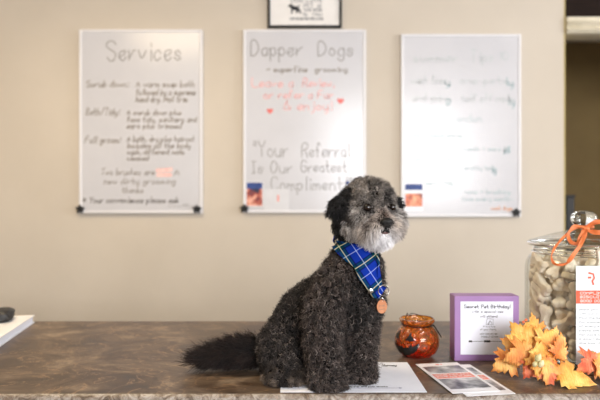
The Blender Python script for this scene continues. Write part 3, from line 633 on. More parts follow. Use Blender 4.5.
for k, x, y, z, rx, ry, rz in TREATS:
    if not used[k]: o = proto[k]; used[k] = True
    else: o = proto[k].copy(); C.objects.link(o)
    up_ = abs((Matrix.Rotation(rz, 3, 'Z') @ Matrix.Rotation(ry, 3, 'Y') @ Matrix.Rotation(rx, 3, 'X')) @ Vector((0, 0, 1)))[2] if False else abs(math.cos(rx)*math.cos(ry))
    pose = 'lying flat' if up_ > .8 else 'tilted' if up_ > .4 else 'on edge'
    level = ('lowest in jar', 'low in jar', 'halfway up jar', 'high in jar', 'topmost in jar')[min(4, int(z/.046))]
    az = math.degrees(math.atan2(y, x)) % 360
    side = ('right wall', 'right rear wall', 'very back', 'left rear wall', 'left wall', 'left front', 'front centre', 'right front')[int((az+22.5)//45) % 8]
    o['label'] = ('round pale biscuit ' if k else 'tan bone biscuit ')+pose+', '+level+' by '+side
    o.location = (JX+x, JY+y, CZ+z+.003); o.rotation_euler = (rx, ry, rz)

# hanging card on the jar
cy = JY-.130-.0045; cx0, cx1 = (576-300)/F*cy, (576-300)/F*cy+.102
z0, z1 = EYE-(364.5-200)/F*cy, EYE-(266-200)/F*cy
t = empty('card_holder', ((cx0+cx1)/2, cy, z0), 'upright white card with orange band in a clear sleeve on the front of the jar', 'card')
obj('clear_sleeve', bx(cx0-.0035, cx1+.0035, cy-.0012, cy+.0016, z0-.002, z1+.002), M['acrylic'], t, bevel=.0006)
obj('card', bx(cx0, cx1, cy-.0004, cy+.0004, z0, z1), M['glossy_paper'], t)
kx = lambda p: (p-300)/F*cy; kz = lambda p: EYE-(p-200)/F*cy; yy = cy-.0008
obj('orange_band', bx(cx0, cx1, yy, cy-.0004, kz(303.5), kz(290.5)), M['ink_orange'], t)
b = bmesh.new(); tf = lambda a, c: (kx(a), yy-.0003, kz(-c))
for s, base in (('COMPLIMENTARY', 294.2), ('BISCUITS FOR', 298), ('GOOD DOGS ONLY', 302)): write(b, s, 580, 620, -base, 2.3, .25, tf, .05)
obj('printing', b, M['ink_white'], t)
b = bmesh.new()
for r in range(9):
    zz = 310+r*4.2
    write(b, ['share your pets photo', 'with our own team and', 'find the best snacks', 'for puppies and dogs', 'of every size around', 'please ask the staff', 'for more or leave us', 'a small donation in', 'the box. thank you'][r], 579, 619, -zz, 1.3, .12, tf, .05)
for a, c, s in ((589.5, 353.5, 1.5), (588, 351.2, .6), (589.5, 350.5, .6), (591, 351.2, .6)):
    b.faces.new([b.verts.new(tf(a+s*math.cos(q*PI/5), -(c+s*math.sin(q*PI/5)))) for q in range(10)])
tag(obj('printing', b, M['ink_gray'], t), 'grey small print with a paw mark')
b = bmesh.new()
ribbon2d(b, [(589, -273), (593, -274), (594, -278), (592, -281), (593, -284)], .9, tf); ribbon2d(b, [(588.5, -277.5), (590, -277.5)], .9, tf)
tag(obj('emblem', b, M['ink_orange'], t), 'small red-orange animal emblem')

# orange ribbon around the knob
t = empty('ribbon', (JX, JY, CZ+.31), 'orange ribbon tied around the jar lid knob with a hanging loop', 'ribbon')
def strip(pts, wd, tw=0.0, n=8):
    b = bmesh.new(); pts = spline(pts, n); rows = []
    for i, p in enumerate(pts):
        a = pts[max(i-1, 0)]; c = pts[min(i+1, len(pts)-1)]; tg = (c-a).normalized()
        vw = Vector((0, -1, .25)).normalized(); s = tg.cross(vw)
        s = s.normalized() if s.length > .05 else Vector((1, 0, 0))
        s = (Matrix.Rotation(tw*math.sin(i*.35), 3, tg) @ s)*wd/2; nn = tg.cross(s).normalized()*.0004
        rows.append([b.verts.new(p+s+nn), b.verts.new(p-s+nn), b.verts.new(p-s-nn), b.verts.new(p+s-nn)])
    for a, c in zip(rows, rows[1:]):
        for k in range(4): j = (k+1) % 4; b.faces.new((a[k], a[j], c[j], c[k]))
    b.faces.new(rows[0][::-1]); b.faces.new(rows[-1])
    return b
obj('loop', strip([P(585, 229, 1.335), P(578, 227, 1.325), P(567.5, 233.5, 1.29), P(556, 246, 1.255), P(551.5, 256, 1.232), P(555, 264, 1.228), P(565, 264, 1.226), P(573.4, 257, 1.226), P(581, 245, 1.25), P(586, 235, 1.30), P(588, 229, 1.33)], .0052, .9), M['ribbon'], t)
obj('bow', strip([P(586, 228, 1.333), P(575, 226, 1.31), P(568.5, 234, 1.285), P(571, 242, 1.27), P(578, 243, 1.27), P(580, 236, 1.29), P(584, 230, 1.32)], .008, .7), M['ribbon'], t)
obj('tail', strip([P(586, 229, 1.33), P(582, 240, 1.275), P(575, 252, 1.222), P(568, 262, 1.218)], .0072, .6), M['ribbon'], t)
obj('bow', strip([P(586, 228, 1.33), P(596, 222, 1.32), P(606, 224, 1.31), P(604, 232, 1.30), P(594, 232, 1.31), P(587, 229, 1.33)], .011, .6), M['ribbon'], t)
b = bmesh.new(); tube(b, [(JX+.0185*math.cos(a), JY+.0185*math.sin(a), CZ+.3075+.001*math.sin(3*a)) for a in [2*PI*k/30 for k in range(30)]], .004, 8, True)
obj('band', b, M['ribbon'], t, smooth=True)
b = bmesh.new(); bmesh.ops.create_icosphere(b, subdivisions=2, radius=.008, matrix=Matrix.Translation(P(586, 229, 1.333))@Matrix.Diagonal((1.1, .8, .9, 1)))
obj('knot', b, M['ribbon'], t, smooth=True)

# autumn leaf garland in front of the jar
def leafmat(name, cols):
    m = mat(name, cols[1], .6); nt, b_, N = NT(m); L = nt.links
    tc = N('ShaderNodeTexCoord'); n = N('ShaderNodeTexNoise'); n.inputs['Scale'].default_value = 30; n.inputs['Detail'].default_value = 4
    L.new(tc.outputs['Object'], n.inputs['Vector']); r = N('ShaderNodeValToRGB'); L.new(n.outputs['Fac'], r.inputs[0])
    while len(r.color_ramp.elements) < 3: r.color_ramp.elements.new(.5)
    for e, c, p in zip(r.color_ramp.elements, cols, (.36, .52, .66)): e.position = p; e.color = lin(c)
    # paler veins: radial lines from the stem
    g = N('ShaderNodeTexWave', wave_type='BANDS', bands_direction='X'); g.inputs['Scale'].default_value = 60; g.inputs['Distortion'].default_value = 4
    L.new(tc.outputs['Object'], g.inputs['Vector']); bp = N('ShaderNodeBump'); bp.inputs['Strength'].default_value = .35; bp.inputs['Distance'].default_value = .002
    L.new(g.outputs['Color'], bp.inputs['Height']); L.new(bp.outputs[0], b_.inputs['Normal']); L.new(r.outputs[0], b_.inputs['Base Color'])
    b_.inputs['Subsurface Weight'].default_value = .25; b_.inputs['Subsurface Radius'].default_value = (.01, .005, .002); b_.inputs['Subsurface Scale'].default_value = .3
    return m
LM = [leafmat('amber_leaf', [(206, 130, 50), (236, 172, 82), (246, 198, 112)]), leafmat('orange_leaf', [(212, 116, 50), (232, 156, 82), (242, 186, 108)]), leafmat('red_leaf', [(206, 92, 60), (228, 132, 88), (240, 172, 116)])]
half = [(0, -.36), (.10, -.40), (.30, -.46), (.27, -.32), (.56, -.30), (.46, -.16), (.86, .02), (.68, .10), (.74, .34), (.50, .27), (.34, .20), (.42, .50), (.27, .49), (.22, .74), (.10, .76), (0, 1.0)]
outl = half + [(-x, y) for x, y in half[::-1][1:-1]]
def leaf(parent, pos, size, roll, yaw, pitch, m, cup=.35):
    b = bmesh.new(); rings = []; rr = random.Random(int(pos.x*9999+pos.z*7777))
    ph = rr.uniform(0, 6); s0 = size/1.45
    for s in (0, .25, .5, .75, 1):
        ring = []
        for i, (x, y) in enumerate(outl):
            x2, y2 = x*s, y*s
            z = -cup*(x2*x2*.7+(y2-.1)**2*.6)+.10*math.sin(3*math.atan2(y2, x2+1e-6)+ph)*s*s+.05*abs(math.sin(i*1.3))*s
            ring.append(b.verts.new((x2*s0, y2*s0, z*s0)))
            if s == 0: break
        rings.append(ring)
    n = len(outl)
    for i in range(n):
        j = (i+1) % n; b.faces.new((rings[0][0], rings[1][i], rings[1][j]))
        for a, c in zip(rings[1:], rings[2:]): b.faces.new((a[i], c[i], c[j], a[j]))
    # midrib and side ribs
    R = Matrix.Rotation(yaw, 4, 'Z') @ Matrix.Rotation(PI/2+pitch, 4, 'X') @ Matrix.Rotation(roll, 4, 'Z')
    mw = Matrix.Translation(pos) @ R
    for v in b.verts:
        v.co = mw @ v.co; v.co.z = max(v.co.z, CZ+.0015)
    o = obj('leaf', b, m, parent, smooth=True)
    so = o.modifiers.new('thickness', 'SOLIDIFY'); so.thickness = .0007
    return o
gx = P(548, 360, 1.2)
t = empty('leaf_garland', (gx.x, 1.20, CZ), 'orange and yellow artificial maple leaf garland at the foot of the jar', 'garland')
for px, py, Y, size, roll, yaw, pitch, mi in (
 (534, 329, 1.235, .054, .15, .2, .1, 0), (521, 334, 1.225, .050, .75, -.3, -.1, 0), (527, 343, 1.215, .068, 1.25, -.2, -.2, 0), (546, 343, 1.205, .068, -1.0, .25, -.25, 0),
 (508, 361, 1.222, .062, 2.2, -.35, -.35, 1), (524, 354, 1.20, .070, 1.9, -.1, -.3, 1), (541, 354, 1.188, .068, -2.4, .2, -.35, 0), (561, 352, 1.195, .060, -.2, .5, -.1, 1),
 (551, 367, 1.176, .066, 2.7, .1, -.5, 1), (569, 376, 1.166, .084, -2.0, .2, -.75, 0), (548, 372, 1.172, .050, 1.9, -.2, -.6, 2), (592, 362, 1.188, .062, 2.0, .2, -.3, 2),
 (604, 368, 1.18, .07, -1.6, .3, -.6, 1), (553, 336, 1.222, .036, -.5, .2, 0, 1), (540, 362, 1.18, .055, 2.9, 0, -.4, 0), (515, 346, 1.232, .05, 1.2, -.4, 0, 1), (533, 366, 1.19, .05, 2.4, 0, -.5, 2)):
    leaf(t, P(px, py, Y), size, roll, yaw, pitch, LM[mi])
b = bmesh.new(); tube(b, spline([P(512, 366, 1.232), P(530, 352, 1.225), P(548, 362, 1.20), P(575, 372, 1.20), P(610, 378, 1.195)], 8), .0022, 6)
obj('stem', b, noisy(mat('stem_brown', (110, 76, 48), .7), [(96, 64, 40), (126, 90, 60)], 40), t)
bm_berry = noisy(mat('pale_acorn', (206, 196, 140), .3), [(196, 184, 124), (226, 216, 176)], 60)
for px, py, Y, r in ((538, 358, 1.165, .0065), (541, 364, 1.162, .006), (535, 364, 1.166, .005)):
    b = bmesh.new(); lathe(b, [(.001, -r*1.3), (r*.6, -r), (r, -r*.2), (r*.95, r*.4), (r*.5, r*1.1), (.0008, r*1.5)], seg=14)
    bmesh.ops.rotate(b, cent=(0, 0, 0), matrix=Matrix.Rotation(.5, 3, 'Y'), verts=b.verts)
    bmesh.ops.translate(b, vec=P(px, py, Y), verts=b.verts); obj('acorn', b, bm_berry, t, smooth=True)
for px, py, Y in ((526, 320, 1.228), (523.5, 322, 1.228)):
    b = bmesh.new(); bmesh.ops.create_icosphere(b, subdivisions=2, radius=.0032, matrix=Matrix.Translation(P(px, py, Y))); obj('berry', b, LM[2], t, smooth=True)

# ------------------------------------------------------------------ the dog
ND = 72000                     # strands on the whole coat
H = P(369, 206, 1.175)
G = Vector((.33, -.94, -.05)).normalized(); RT = Vector((.94, .33, 0)).normalized(); UP = RT.cross(G).normalized()
if UP.z < 0: UP = -UP
def hd(g, r, u): return H+G*g+RT*r+UP*u
def gz(px, Y, z): return Vector(((px-300)/F*Y, Y, CZ+z))
S = []                          # (centre, radius, region)
def cap(a, ra, b_, rb, reg, n=None):
    n = n or max(3, int((a-b_).length/(min(ra, rb)*.35))+1)
    for i in range(n): k = i/(n-1); S.append((a.lerp(b_, k), ra+(rb-ra)*k, reg))
cap(P(357, 262, 1.205), .048, P(354, 300, 1.205), .058, 'body')
cap(P(352, 284, 1.215), .056, P(309, 316, 1.262), .064, 'body')
cap(P(309, 316, 1.262), .064, P(288, 351, 1.28), .063, 'body')
cap(P(341, 276, 1.185), .040, P(326, 305, 1.170), .038, 'leg')
cap(P(326, 305, 1.170), .038, P(323, 342, 1.160), .0335, 'leg')
cap(P(323, 342, 1.160), .0335, gz(326, 1.163, .026), .029, 'leg')
cap(gz(326, 1.158, .021), .024, gz(328, 1.134, .018), .021, 'paw')
cap(gz(319, 1.150, .019), .017, gz(318, 1.134, .017), .017, 'paw'); cap(gz(336, 1.150, .019), .017, gz(338, 1.133, .017), .017, 'paw')
cap(P(362, 300, 1.205), .037, P(361, 345, 1.200), .030, 'leg')
cap(P(361, 345, 1.200), .030, gz(361, 1.200, .024), .026, 'leg')
cap(gz(360, 1.195, .020), .022, gz(361, 1.178, .017), .019, 'paw')
cap(gz(354, 1.185, .018), .015, gz(353, 1.178, .016), .015, 'paw'); cap(gz(368, 1.188, .018), .015, gz(369, 1.180, .016), .015, 'paw')
cap(P(284, 345, 1.245), .052, P(284, 358, 1.215), .043, 'haunch')
cap(P(284, 358, 1.215), .043, P(289, 367, 1.195), .028, 'haunch')
cap(gz(275, 1.225, .026), .026, gz(283, 1.172, .020), .022, 'haunch')
cap(gz(274, 1.180, .018), .018, gz(273, 1.166, .017), .017, 'hindpaw'); cap(gz(285, 1.178, .018), .018, gz(286, 1.163, .017), .017, 'hindpaw'); cap(gz(294, 1.180, .018), .017, gz(297, 1.167, .016), .016, 'hindpaw')
cap(P(330, 345, 1.30), .045, gz(338, 1.25, .03), .030, 'haunch'); cap(gz(338, 1.25, .022), .022, gz(345, 1.215, .018), .018, 'hindpaw')
cap(gz(262, 1.275, .036), .022, gz(240, 1.275, .032), .021, 'tail'); cap(gz(240, 1.275, .034), .021, gz(198, 1.262, .022), .006, 'tail')
NT_ = len(S)                    # up to here: the body without neck and head, then the neck
cap(P(354, 258, 1.20), .045, hd(-.012, -.002, -.030), .036, 'neck')
NN_ = len(S)
cap(hd(0, 0, .004), .0435, hd(-.008, 0, .008), .0435, 'skull')
S.append((hd(.018, 0, .016), .034, 'skull'))
cap(hd(.034, -.020, -.022), .026, hd(.022, -.032, -.032), .025, 'cheek'); cap(hd(.036, .022, -.022), .026, hd(.026, .034, -.030), .024, 'cheek')
cap(hd(.060, -.012, -.032), .018, hd(.050, -.026, -.040), .017, 'muzzle'); cap(hd(.060, .012, -.032), .018, hd(.050, .026, -.038), .017, 'muzzle')
cap(hd(.030, 0, -.018), .030, hd(.056, 0, -.026), .0205, 'muzzle')
cap(hd(.030, 0, -.046), .026, hd(.050, 0, -.050), .019, 'beard'); cap(hd(.026, -.020, -.045), .018, hd(.032, .018, -.045), .018, 'beard')
# ears: folded flaps
cap(hd(-.004, -.040, .018), .014, hd(.000, -.066, .003), .011, 'ear'); cap(hd(.000, -.066, .003), .011, hd(.004, -.090, -.012), .003, 'ear'); cap(hd(0, -.058, 0), .012, hd(.002, -.066, -.020), .008, 'ear')
cap(hd(-.004, -.048, .006), .013, hd(-.010, -.056, -.044), .012, 'ear')
cap(hd(-.004, .038, .018), .012, hd(.006, .057, .002), .010, 'ear'); cap(hd(.006, .057, .002), .010, hd(.012, .062, -.014), .006, 'ear')

def skin(spheres, voxel, name):
    bm_ = bmesh.new()
    for c, r, _ in spheres:
        bmesh.ops.create_icosphere(bm_, subdivisions=2, radius=r, matrix=Matrix.Translation(c))
    for v in bm_.verts:
        if v.co.z < CZ+.003: v.co.z = CZ+.003
    me = bpy.data.meshes.new(name); bm_.to_mesh(me); bm_.free()
    o = bpy.data.objects.new(name, me); C.objects.link(o)
    r = o.modifiers.new('r', 'REMESH'); r.mode = 'VOXEL'; r.voxel_size = voxel
    s = o.modifiers.new('s', 'SMOOTH'); s.factor = .6; s.iterations = 6
    bpy.context.view_layer.update(); dg = bpy.context.evaluated_depsgraph_get()
    me2 = bpy.data.meshes.new_from_object(o.evaluated_get(dg)); me2.name = name
    bpy.data.objects.remove(o); bpy.data.meshes.remove(me)
    return me2
dog = empty('dog', (.05, 1.2, CZ), 'small curly charcoal dog with grey face sitting on the counter, wearing a blue plaid bandana', 'dog')
bodyme = skin(S, .0038, 'body')
skinmat = noisy(mat('dark_skin', (34, 29, 27), .9, spec=.1), [(16, 13, 12), (24, 20, 18)], 60)
bodyme.materials.clear(); bodyme.materials.append(skinmat)
bodyme.polygons.foreach_set('use_smooth', [True]*len(bodyme.polygons))
BN0 = [v.normal.copy() for v in bodyme.vertices]
for v in bodyme.vertices:
    if v.co.z > CZ+.006:
        f = .0011 if (v.co-H).length < .1 else .0034
        v.co += BN0[v.index]*(noise.noise(v.co*95)*f*1.2+noise.noise(v.co*48+Vector((5, 5, 5)))*f)
bodyme.update()
body = bpy.data.objects.new('body', bodyme); C.objects.link(body); setparent(body, dog)
torsome = skin(S[:NN_], .005, 'torso_probe')
tb_ = bmesh.new(); tb_.from_mesh(torsome); TB = BVHTree.FromBMesh(tb_); tb_.free(); bpy.data.meshes.remove(torsome)

# --- bandana, cloth draped on the chest
cam0 = Vector((0, 0, EYE))
def drape(px, py, off):
    d = (P(px, py, 1.0)-cam0).normalized()
    hit, n, _, _ = TB.ray_cast(cam0, d)
    if hit is None:
        hit, n, _, _ = TB.find_nearest(cam0+d*1.16)
    return hit, n
NS, NTT = 22, 26; grid = []
for j in range(NTT+1):
    v = j/NTT; row = []
    l = Vector((332.5, 241)).lerp(Vector((370, 297.5)), v)
    r_ = Vector((387, 246)).lerp(Vector((386, 275)), v/.55) if v < .55 else Vector((386, 275)).lerp(Vector((373.5, 298.5)), (v-.55)/.45)
    for i in range(NS+1):
        s = i/NS; p = l.lerp(r_, s)
        h, n = drape(p.x, p.y, 0); row.append([h, n])
    grid.append(row)
pos = [[g[0]+g[1]*.013 for g in row] for row in grid]
for _ in range(14):
    new = [[p.copy() for p in row] for row in pos]
    for j in range(NTT+1):
        for i in range(NS+1):
            nb = [pos[jj][ii] for jj, ii in ((j-1, i), (j+1, i), (j, i-1), (j, i+1)) if 0 <= jj <= NTT and 0 <= ii <= NS]
            if 0 < i < NS and 0 < j < NTT: new[j][i] = pos[j][i]*.5+sum(nb, Vector())/len(nb)*.5
            elif len(nb) == 3: new[j][i].y = pos[j][i].y*.5+sum(q.y for q in nb)/3*.5
    pos = new
for j in range(NTT+1):          # soft folds running down from the neck
    for i in range(NS+1):
        pos[j][i].y += .0022*math.sin(i/NS*9+j*.12)*(1-j/NTT*.6)
EA = (P(370, 297.5, 1.15)-P(332.5, 241, 1.15)).normalized()
def plaid_uv(p):
    q = p-P(332.5, 241, 1.15); a = q.x*EA.x+q.z*EA.z; c = -q.x*EA.z+q.z*EA.x
    return a, c
def with_uv(me, uvf):
    uv = me.uv_layers.new(name='cloth')
    for l in me.loops: uv.data[l.index].uv = uvf(l.vertex_index)
verts = [pos[j][i] for j in range(NTT+1) for i in range(NS+1)]
faces = [(j*(NS+1)+i, j*(NS+1)+i+1, (j+1)*(NS+1)+i+1, (j+1)*(NS+1)+i) for j in range(NTT) for i in range(NS)]
def plaid():
    m = mat('blue_plaid_cloth', (30, 56, 150), .8, spec=.2); nt, b_, N = NT(m); L = nt.links
    uv = N('ShaderNodeUVMap'); uv.uv_map = 'cloth'; sp = N('ShaderNodeSeparateXYZ'); L.new(uv.outputs[0], sp.inputs[0])
    def M2(op, a, b2=None, c2=None):
        n = N('ShaderNodeMath', operation=op)
        for k, q in enumerate((a, b2, c2)):
            if q is None: continue
            if isinstance(q, (int, float)): n.inputs[k].default_value = q
            else: L.new(q, n.inputs[k])
        return n.outputs[0]
    def band(src, off, per, half):
        d = M2('ABSOLUTE', M2('WRAP', M2('SUBTRACT', src, off), per/2, -per/2)); return M2('LESS_THAN', d, half)
    col = None
    def mix(fac, c1, c2):
        n = N('ShaderNodeMix', data_type='RGBA'); L.new(fac, n.inputs[0]) if not isinstance(fac, float) else None
        if isinstance(c1, tuple): n.inputs[6].default_value = lin(c1)
        else: L.new(c1, n.inputs[6])
        n.inputs[7].default_value = lin(c2); return n.outputs[2]
    u, v = sp.outputs[0], sp.outputs[1]
    per = .052
    col = (16, 44, 140)
    for s_, off in ((u, .018), (v, .005)):
        col = mix(M2('MULTIPLY', band(s_, off, per, .0065), .72), col, (6, 56, 50))
    for s_, off in ((u, .018), (v, .005)):
        col = mix(M2('MULTIPLY', band(s_, off+.0075, per, .0011), .8), col, (12, 16, 50))
        col = mix(M2('MULTIPLY', band(s_, off-.0075, per, .0011), .8), col, (12, 16, 50))
    for s_, off in ((u, .018), (v, .005)):
        col = mix(M2('MULTIPLY', band(s_, off, per, .0007), .75), col, (206, 200, 160))
        col = mix(M2('MULTIPLY', band(s_, off+.023, per, .0005), .75), col, (170, 186, 222))
    L.new(col, b_.inputs['Base Color'])
    n = N('ShaderNodeTexNoise'); n.inputs['Scale'].default_value = 900; bp = N('ShaderNodeBump'); bp.inputs['Strength'].default_value = .2; bp.inputs['Distance'].default_value = .0005
    L.new(n.outputs['Fac'], bp.inputs['Height']); L.new(bp.outputs[0], b_.inputs['Normal'])
    return m
M['plaid'] = plaid(); M['plaid'].node_tree.nodes['Principled BSDF'].inputs['Specular IOR Level'].default_value = .05
ban = obj('bandana', (verts, faces), M['plaid'], dog, smooth=True)
tag(ban, 'blue and green plaid bandana')
with_uv(ban.data, lambda i: plaid_uv(verts[i]))
so = ban.modifiers.new('thickness', 'SOLIDIFY'); so.thickness = .0012; so.offset = 0
# neck band that carries it
nc = P(357, 243, 1.195); na = (hd(-.012, 0, -.03)-P(352, 265, 1.205)).normalized()
na = (na+Vector((-.15, -.45, 0))).normalized()
e1 = na.cross(Vector((0, 1, 0))).normalized(); e2 = na.cross(e1)
vb, fb, uvb = [], [], []
K = 64
for k in range(K):
    a = 2*PI*k/K; d = e1*math.cos(a)+e2*math.sin(a); h, n, _, dist = TB.ray_cast(nc, d)
    dist = dist if h is not None and dist < .075 else .05
    for q, (du, dr) in enumerate(((-.009, .007), (-.003, .011), (.003, .011), (.009, .007))):
        vb.append(nc+d*(dist+dr)+na*du); uvb.append((a*.05, du+.02))
for k in range(K):
    if vb[k*4].y < nc.y+.004 or vb[(k+1)%K*4].y < nc.y+.004: continue      # the band shows only behind; in front it is the bib itself
    for q in range(3): fb.append((k*4+q, k*4+q+1, (k+1)%K*4+q+1, (k+1)%K*4+q))
nb_ = obj('neck_band', (vb, fb), M['plaid'], ban, smooth=True); with_uv(nb_.data, lambda i: uvb[i])
so = nb_.modifiers.new('thickness', 'SOLIDIFY'); so.thickness = .0015
# snap, ring and tag
def front(px, py, off):
    h, n = drape(px, py, 0); return h+(cam0-h).normalized()*off
sn = front(370.5, 291, .0165)
b = bmesh.new(); lathe(b, [(.0005, -.001), (.0048, -.001), (.0052, .0005), (.0044, .0016), (.0032, .0008), (.0025, .0022), (.0005, .0026)], seg=24)
bmesh.ops.transform(b, matrix=Matrix.Translation(sn)@Matrix.Rotation(PI/2, 4, 'X'), verts=b.verts)
tag(obj('snap_button', b, M['steel'], ban, smooth=True), 'round steel snap')
rc = P(383.5, 290.5, sn.y-.004)
b = bmesh.new(); tube(b, [rc+Vector((.0105*math.cos(a), .003*math.sin(a*2), .0105*math.sin(a))) for a in [2*PI*k/36 for k in range(36)]], .0011, 8, True)
tr = obj('tag_ring', b, M['steel'], dog, smooth=True)
tc_ = front(380.3, 304.5, .024); tc_.y = min(tc_.y, rc.y)
b = bmesh.new(); lathe(b, [(.0005, -.0007), (.0108, -.0007), (.0115, 0), (.0108, .0007), (.0005, .0007)], seg=36)
bmesh.ops.transform(b, matrix=Matrix.Translation(tc_)@Matrix.Rotation(.25, 4, 'Z')@Matrix.Rotation(PI/2, 4, 'X')@Matrix.Diagonal((.95, 1.2, 1, 1)), verts=b.verts)
tg_ = obj('name_tag', b, M['copper'], dog); tag(tg_, 'copper oval name tag')
b = bmesh.new(); tf = lambda a, c: (tc_.x+a*math.cos(.25), tc_.y+a*math.sin(.25)-.0012, tc_.z+c)
write(b, 'pup', -.006, .006, .001, .004, .0003, tf, .1); write(b, 'call', -.005, .005, -.006, .003, .0003, tf, .1)
obj('engraving', b, M['marker_brown'], tg_)
b = bmesh.new(); tube(b, [tc_+Vector((.0032*math.cos(a), 0, .0135+.0032*math.sin(a))) for a in [2*PI*k/20 for k in range(20)]], .0008, 6, True)
obj('tag_loop', b, M['steel'], tg_, smooth=True)

# --- eyes, nose, mouth
nosem = noisy(mat('nose_leather', (20, 18, 18), .42, spec=.35), [(12, 10, 10), (24, 21, 21)], 200, bump=.5, bscale=700)
eyem = mat('dark_eye', (22, 14, 10), .04, spec=.6)
EYES = [hd(.0485, -.0265, .0), hd(.0485, .0265, .0)]
for e in EYES:
    b = bmesh.new(); bmesh.ops.create_uvsphere(b, u_segments=24, v_segments=16, radius=.0078, matrix=Matrix.Translation(e))
    ey = obj('eye', b, noisy(eyem, [(16, 10, 8), (34, 20, 13)], 90), dog, smooth=True)
NO = hd(.0775, 0, -.027)
b = bmesh.new(); bmesh.ops.create_uvsphere(b, u_segments=28, v_segments=20, radius=1)
for v in b.verts:
    x, y, z = v.co; wd = .0125*(1+.25*z)
    dent = 0
    for sgn in (-1, 1):
        d2 = (x-sgn*.48)**2+(z+.15)**2
        if y < 0: dent += .35*math.exp(-d2/.035)
    dent += .15*math.exp(-(x*x)/.006)*(1 if (z < .1 and y < 0) else 0)
    v.co = NO + RT*(x*wd) - G*(y*(.0098)*(1-dent)) + UP*(z*.0096)
obj('nose', b, nosem, dog, smooth=True)
b = bmesh.new()
tube(b, [hd(.0765, 0, -.034), hd(.0755, 0, -.040)], .0012, 6)
for sgn in (-1, 1): tube(b, spline([hd(.0755, 0, -.040), hd(.073, sgn*.006, -.0445), hd(.068, sgn*.012, -.0455), hd(.060, sgn*.018, -.044)], 4), .0022, 6)
obj('mouth', b, nosem, dog, smooth=True)
b = bmesh.new(); bmesh.ops.create_uvsphere(b, u_segments=14, v_segments=8, radius=1)
for v in b.verts: v.co = hd(.0675, 0, -.0475)+RT*v.co.x*.009+G*v.co.y*.006+UP*v.co.z*.0026
tag(obj('lip', b, noisy(mat('pink_lip', (150, 96, 92), .4), [(84, 52, 50), (120, 80, 76)], 80), dog, smooth=True), 'pinkish lower lip')

# --- the coat: curly locks grown from the body surface
me = bodyme; me.calc_loop_triangles()
nv = len(me.vertices); V = np.empty(nv*3, np.float32); me.vertices.foreach_get('co', V); V = V.reshape(-1, 3)
nrm = np.empty(nv*3, np.float32); me.vertices.foreach_get('normal', nrm); nrm = nrm.reshape(-1, 3)
T = np.empty(len(me.loop_triangles)*3, np.int32); me.loop_triangles.foreach_get('vertices', T); T = T.reshape(-1, 3)
ar = np.linalg.norm(np.cross(V[T[:, 1]]-V[T[:, 0]], V[T[:, 2]]-V[T[:, 0]]), axis=1)/2
print('dog area', ar.sum(), 'verts', nv)
SC = np.array([list(s[0]) for s in S]); SR = np.array([s[1] for s in S]); SG = np.array([s[2] for s in S])
cen = V[T].mean(1)
def region(p):
    out = np.empty(len(p), object); best = np.full(len(p), 1e9)
    for c, r, g in zip(SC, SR, SG):
        d = np.linalg.norm(p-c, axis=1)-r; m = d < best; best[m] = d[m]; out[m] = g
    return out
treg = region(cen)
dens = {'skull': 1.9, 'cheek': 1.8, 'muzzle': 2.2, 'beard': 2.6, 'ear': 2.4, 'tail': 5.0, 'paw': 1.6, 'hindpaw': 1.6, 'neck': 1.2}
wgt = ar*np.array([dens.get(g, 1.0) for g in treg])
ti = rng.choice(len(T), ND, p=wgt/wgt.sum())
u = rng.random((ND, 2)); fl = u.sum(1) > 1; u[fl] = 1-u[fl]
tri = T[ti]; bc = np.stack([1-u.sum(1), u[:, 0], u[:, 1]], 1)[:, :, None]
Pt = (V[tri]*bc).sum(1); Nn = (nrm[tri]*bc).sum(1); Nn /= np.linalg.norm(Nn, axis=1)[:, None]
reg = treg[ti]
rel = Pt-np.array(H); hg, hr, hu = rel@np.array(G), rel@np.array(RT), rel@np.array(UP)
R1 = rng.random(ND); R2 = rng.random(ND); R3 = rng.normal(size=(ND, 3))
length = np.full(ND, .0135); comb = np.tile([0, 0, -.40], (ND, 1)); curl = np.full(ND, .0030); width = np.full(ND, .00088); turns = np.full(ND, 1.3)
CLF = np.array([list(noise.noise_vector(Vector(p)*105)) for p in Pt])*2.1
is_ = lambda *g: np.isin(reg, g)
length[is_('leg')] = .0125; length[is_('paw', 'hindpaw')] = .010; comb[is_('paw', 'hindpaw')] = [0, -.3, -.2]
CLF[is_('cheek', 'beard', 'tail')] *= .6; CLF[is_('muzzle')] *= .35
m = is_('skull'); length[m] = .0145; curl[m] = .0024; comb[m] = np.array(UP)*.25+np.array(G)*.15; width[m] = .00075
m = is_('cheek'); length[m] = .016; comb[m] = (np.array(RT)[None]*np.sign(hr[m])[:, None])*.25+np.array([0, 0, -.8]); curl[m] = .0018; width[m] = .00072; turns[m] = .9
m = is_('muzzle'); length[m] = np.clip(.006+.010*(-(hu[m]+.012)/.03), .005, .015); comb[m] = (np.array(RT)[None]*np.sign(hr[m])[:, None])*.55+np.array([0, 0, -.7]); curl[m] = .0013; width[m] = .00066; turns[m] = .7
m = is_('beard'); length[m] = .017; comb[m] = np.array([0, 0, -1.0]); curl[m] = .0018; width[m] = .00055; turns[m] = .9
m = is_('ear'); length[m] = .013; comb[m] = np.array([-.15, 0, -1.0]); curl[m] = .0016; turns[m] = .9
m = is_('tail'); length[m] = .034*(0.6+.7*R1[m]); comb[m] = np.array([-1.35, 0, .12]); curl[m] = .0022; width[m] = .00058; turns[m] = .8
m = is_('tail') & (Nn[:, 2] < -.3); length[m] *= .4
length *= .75+.5*R2
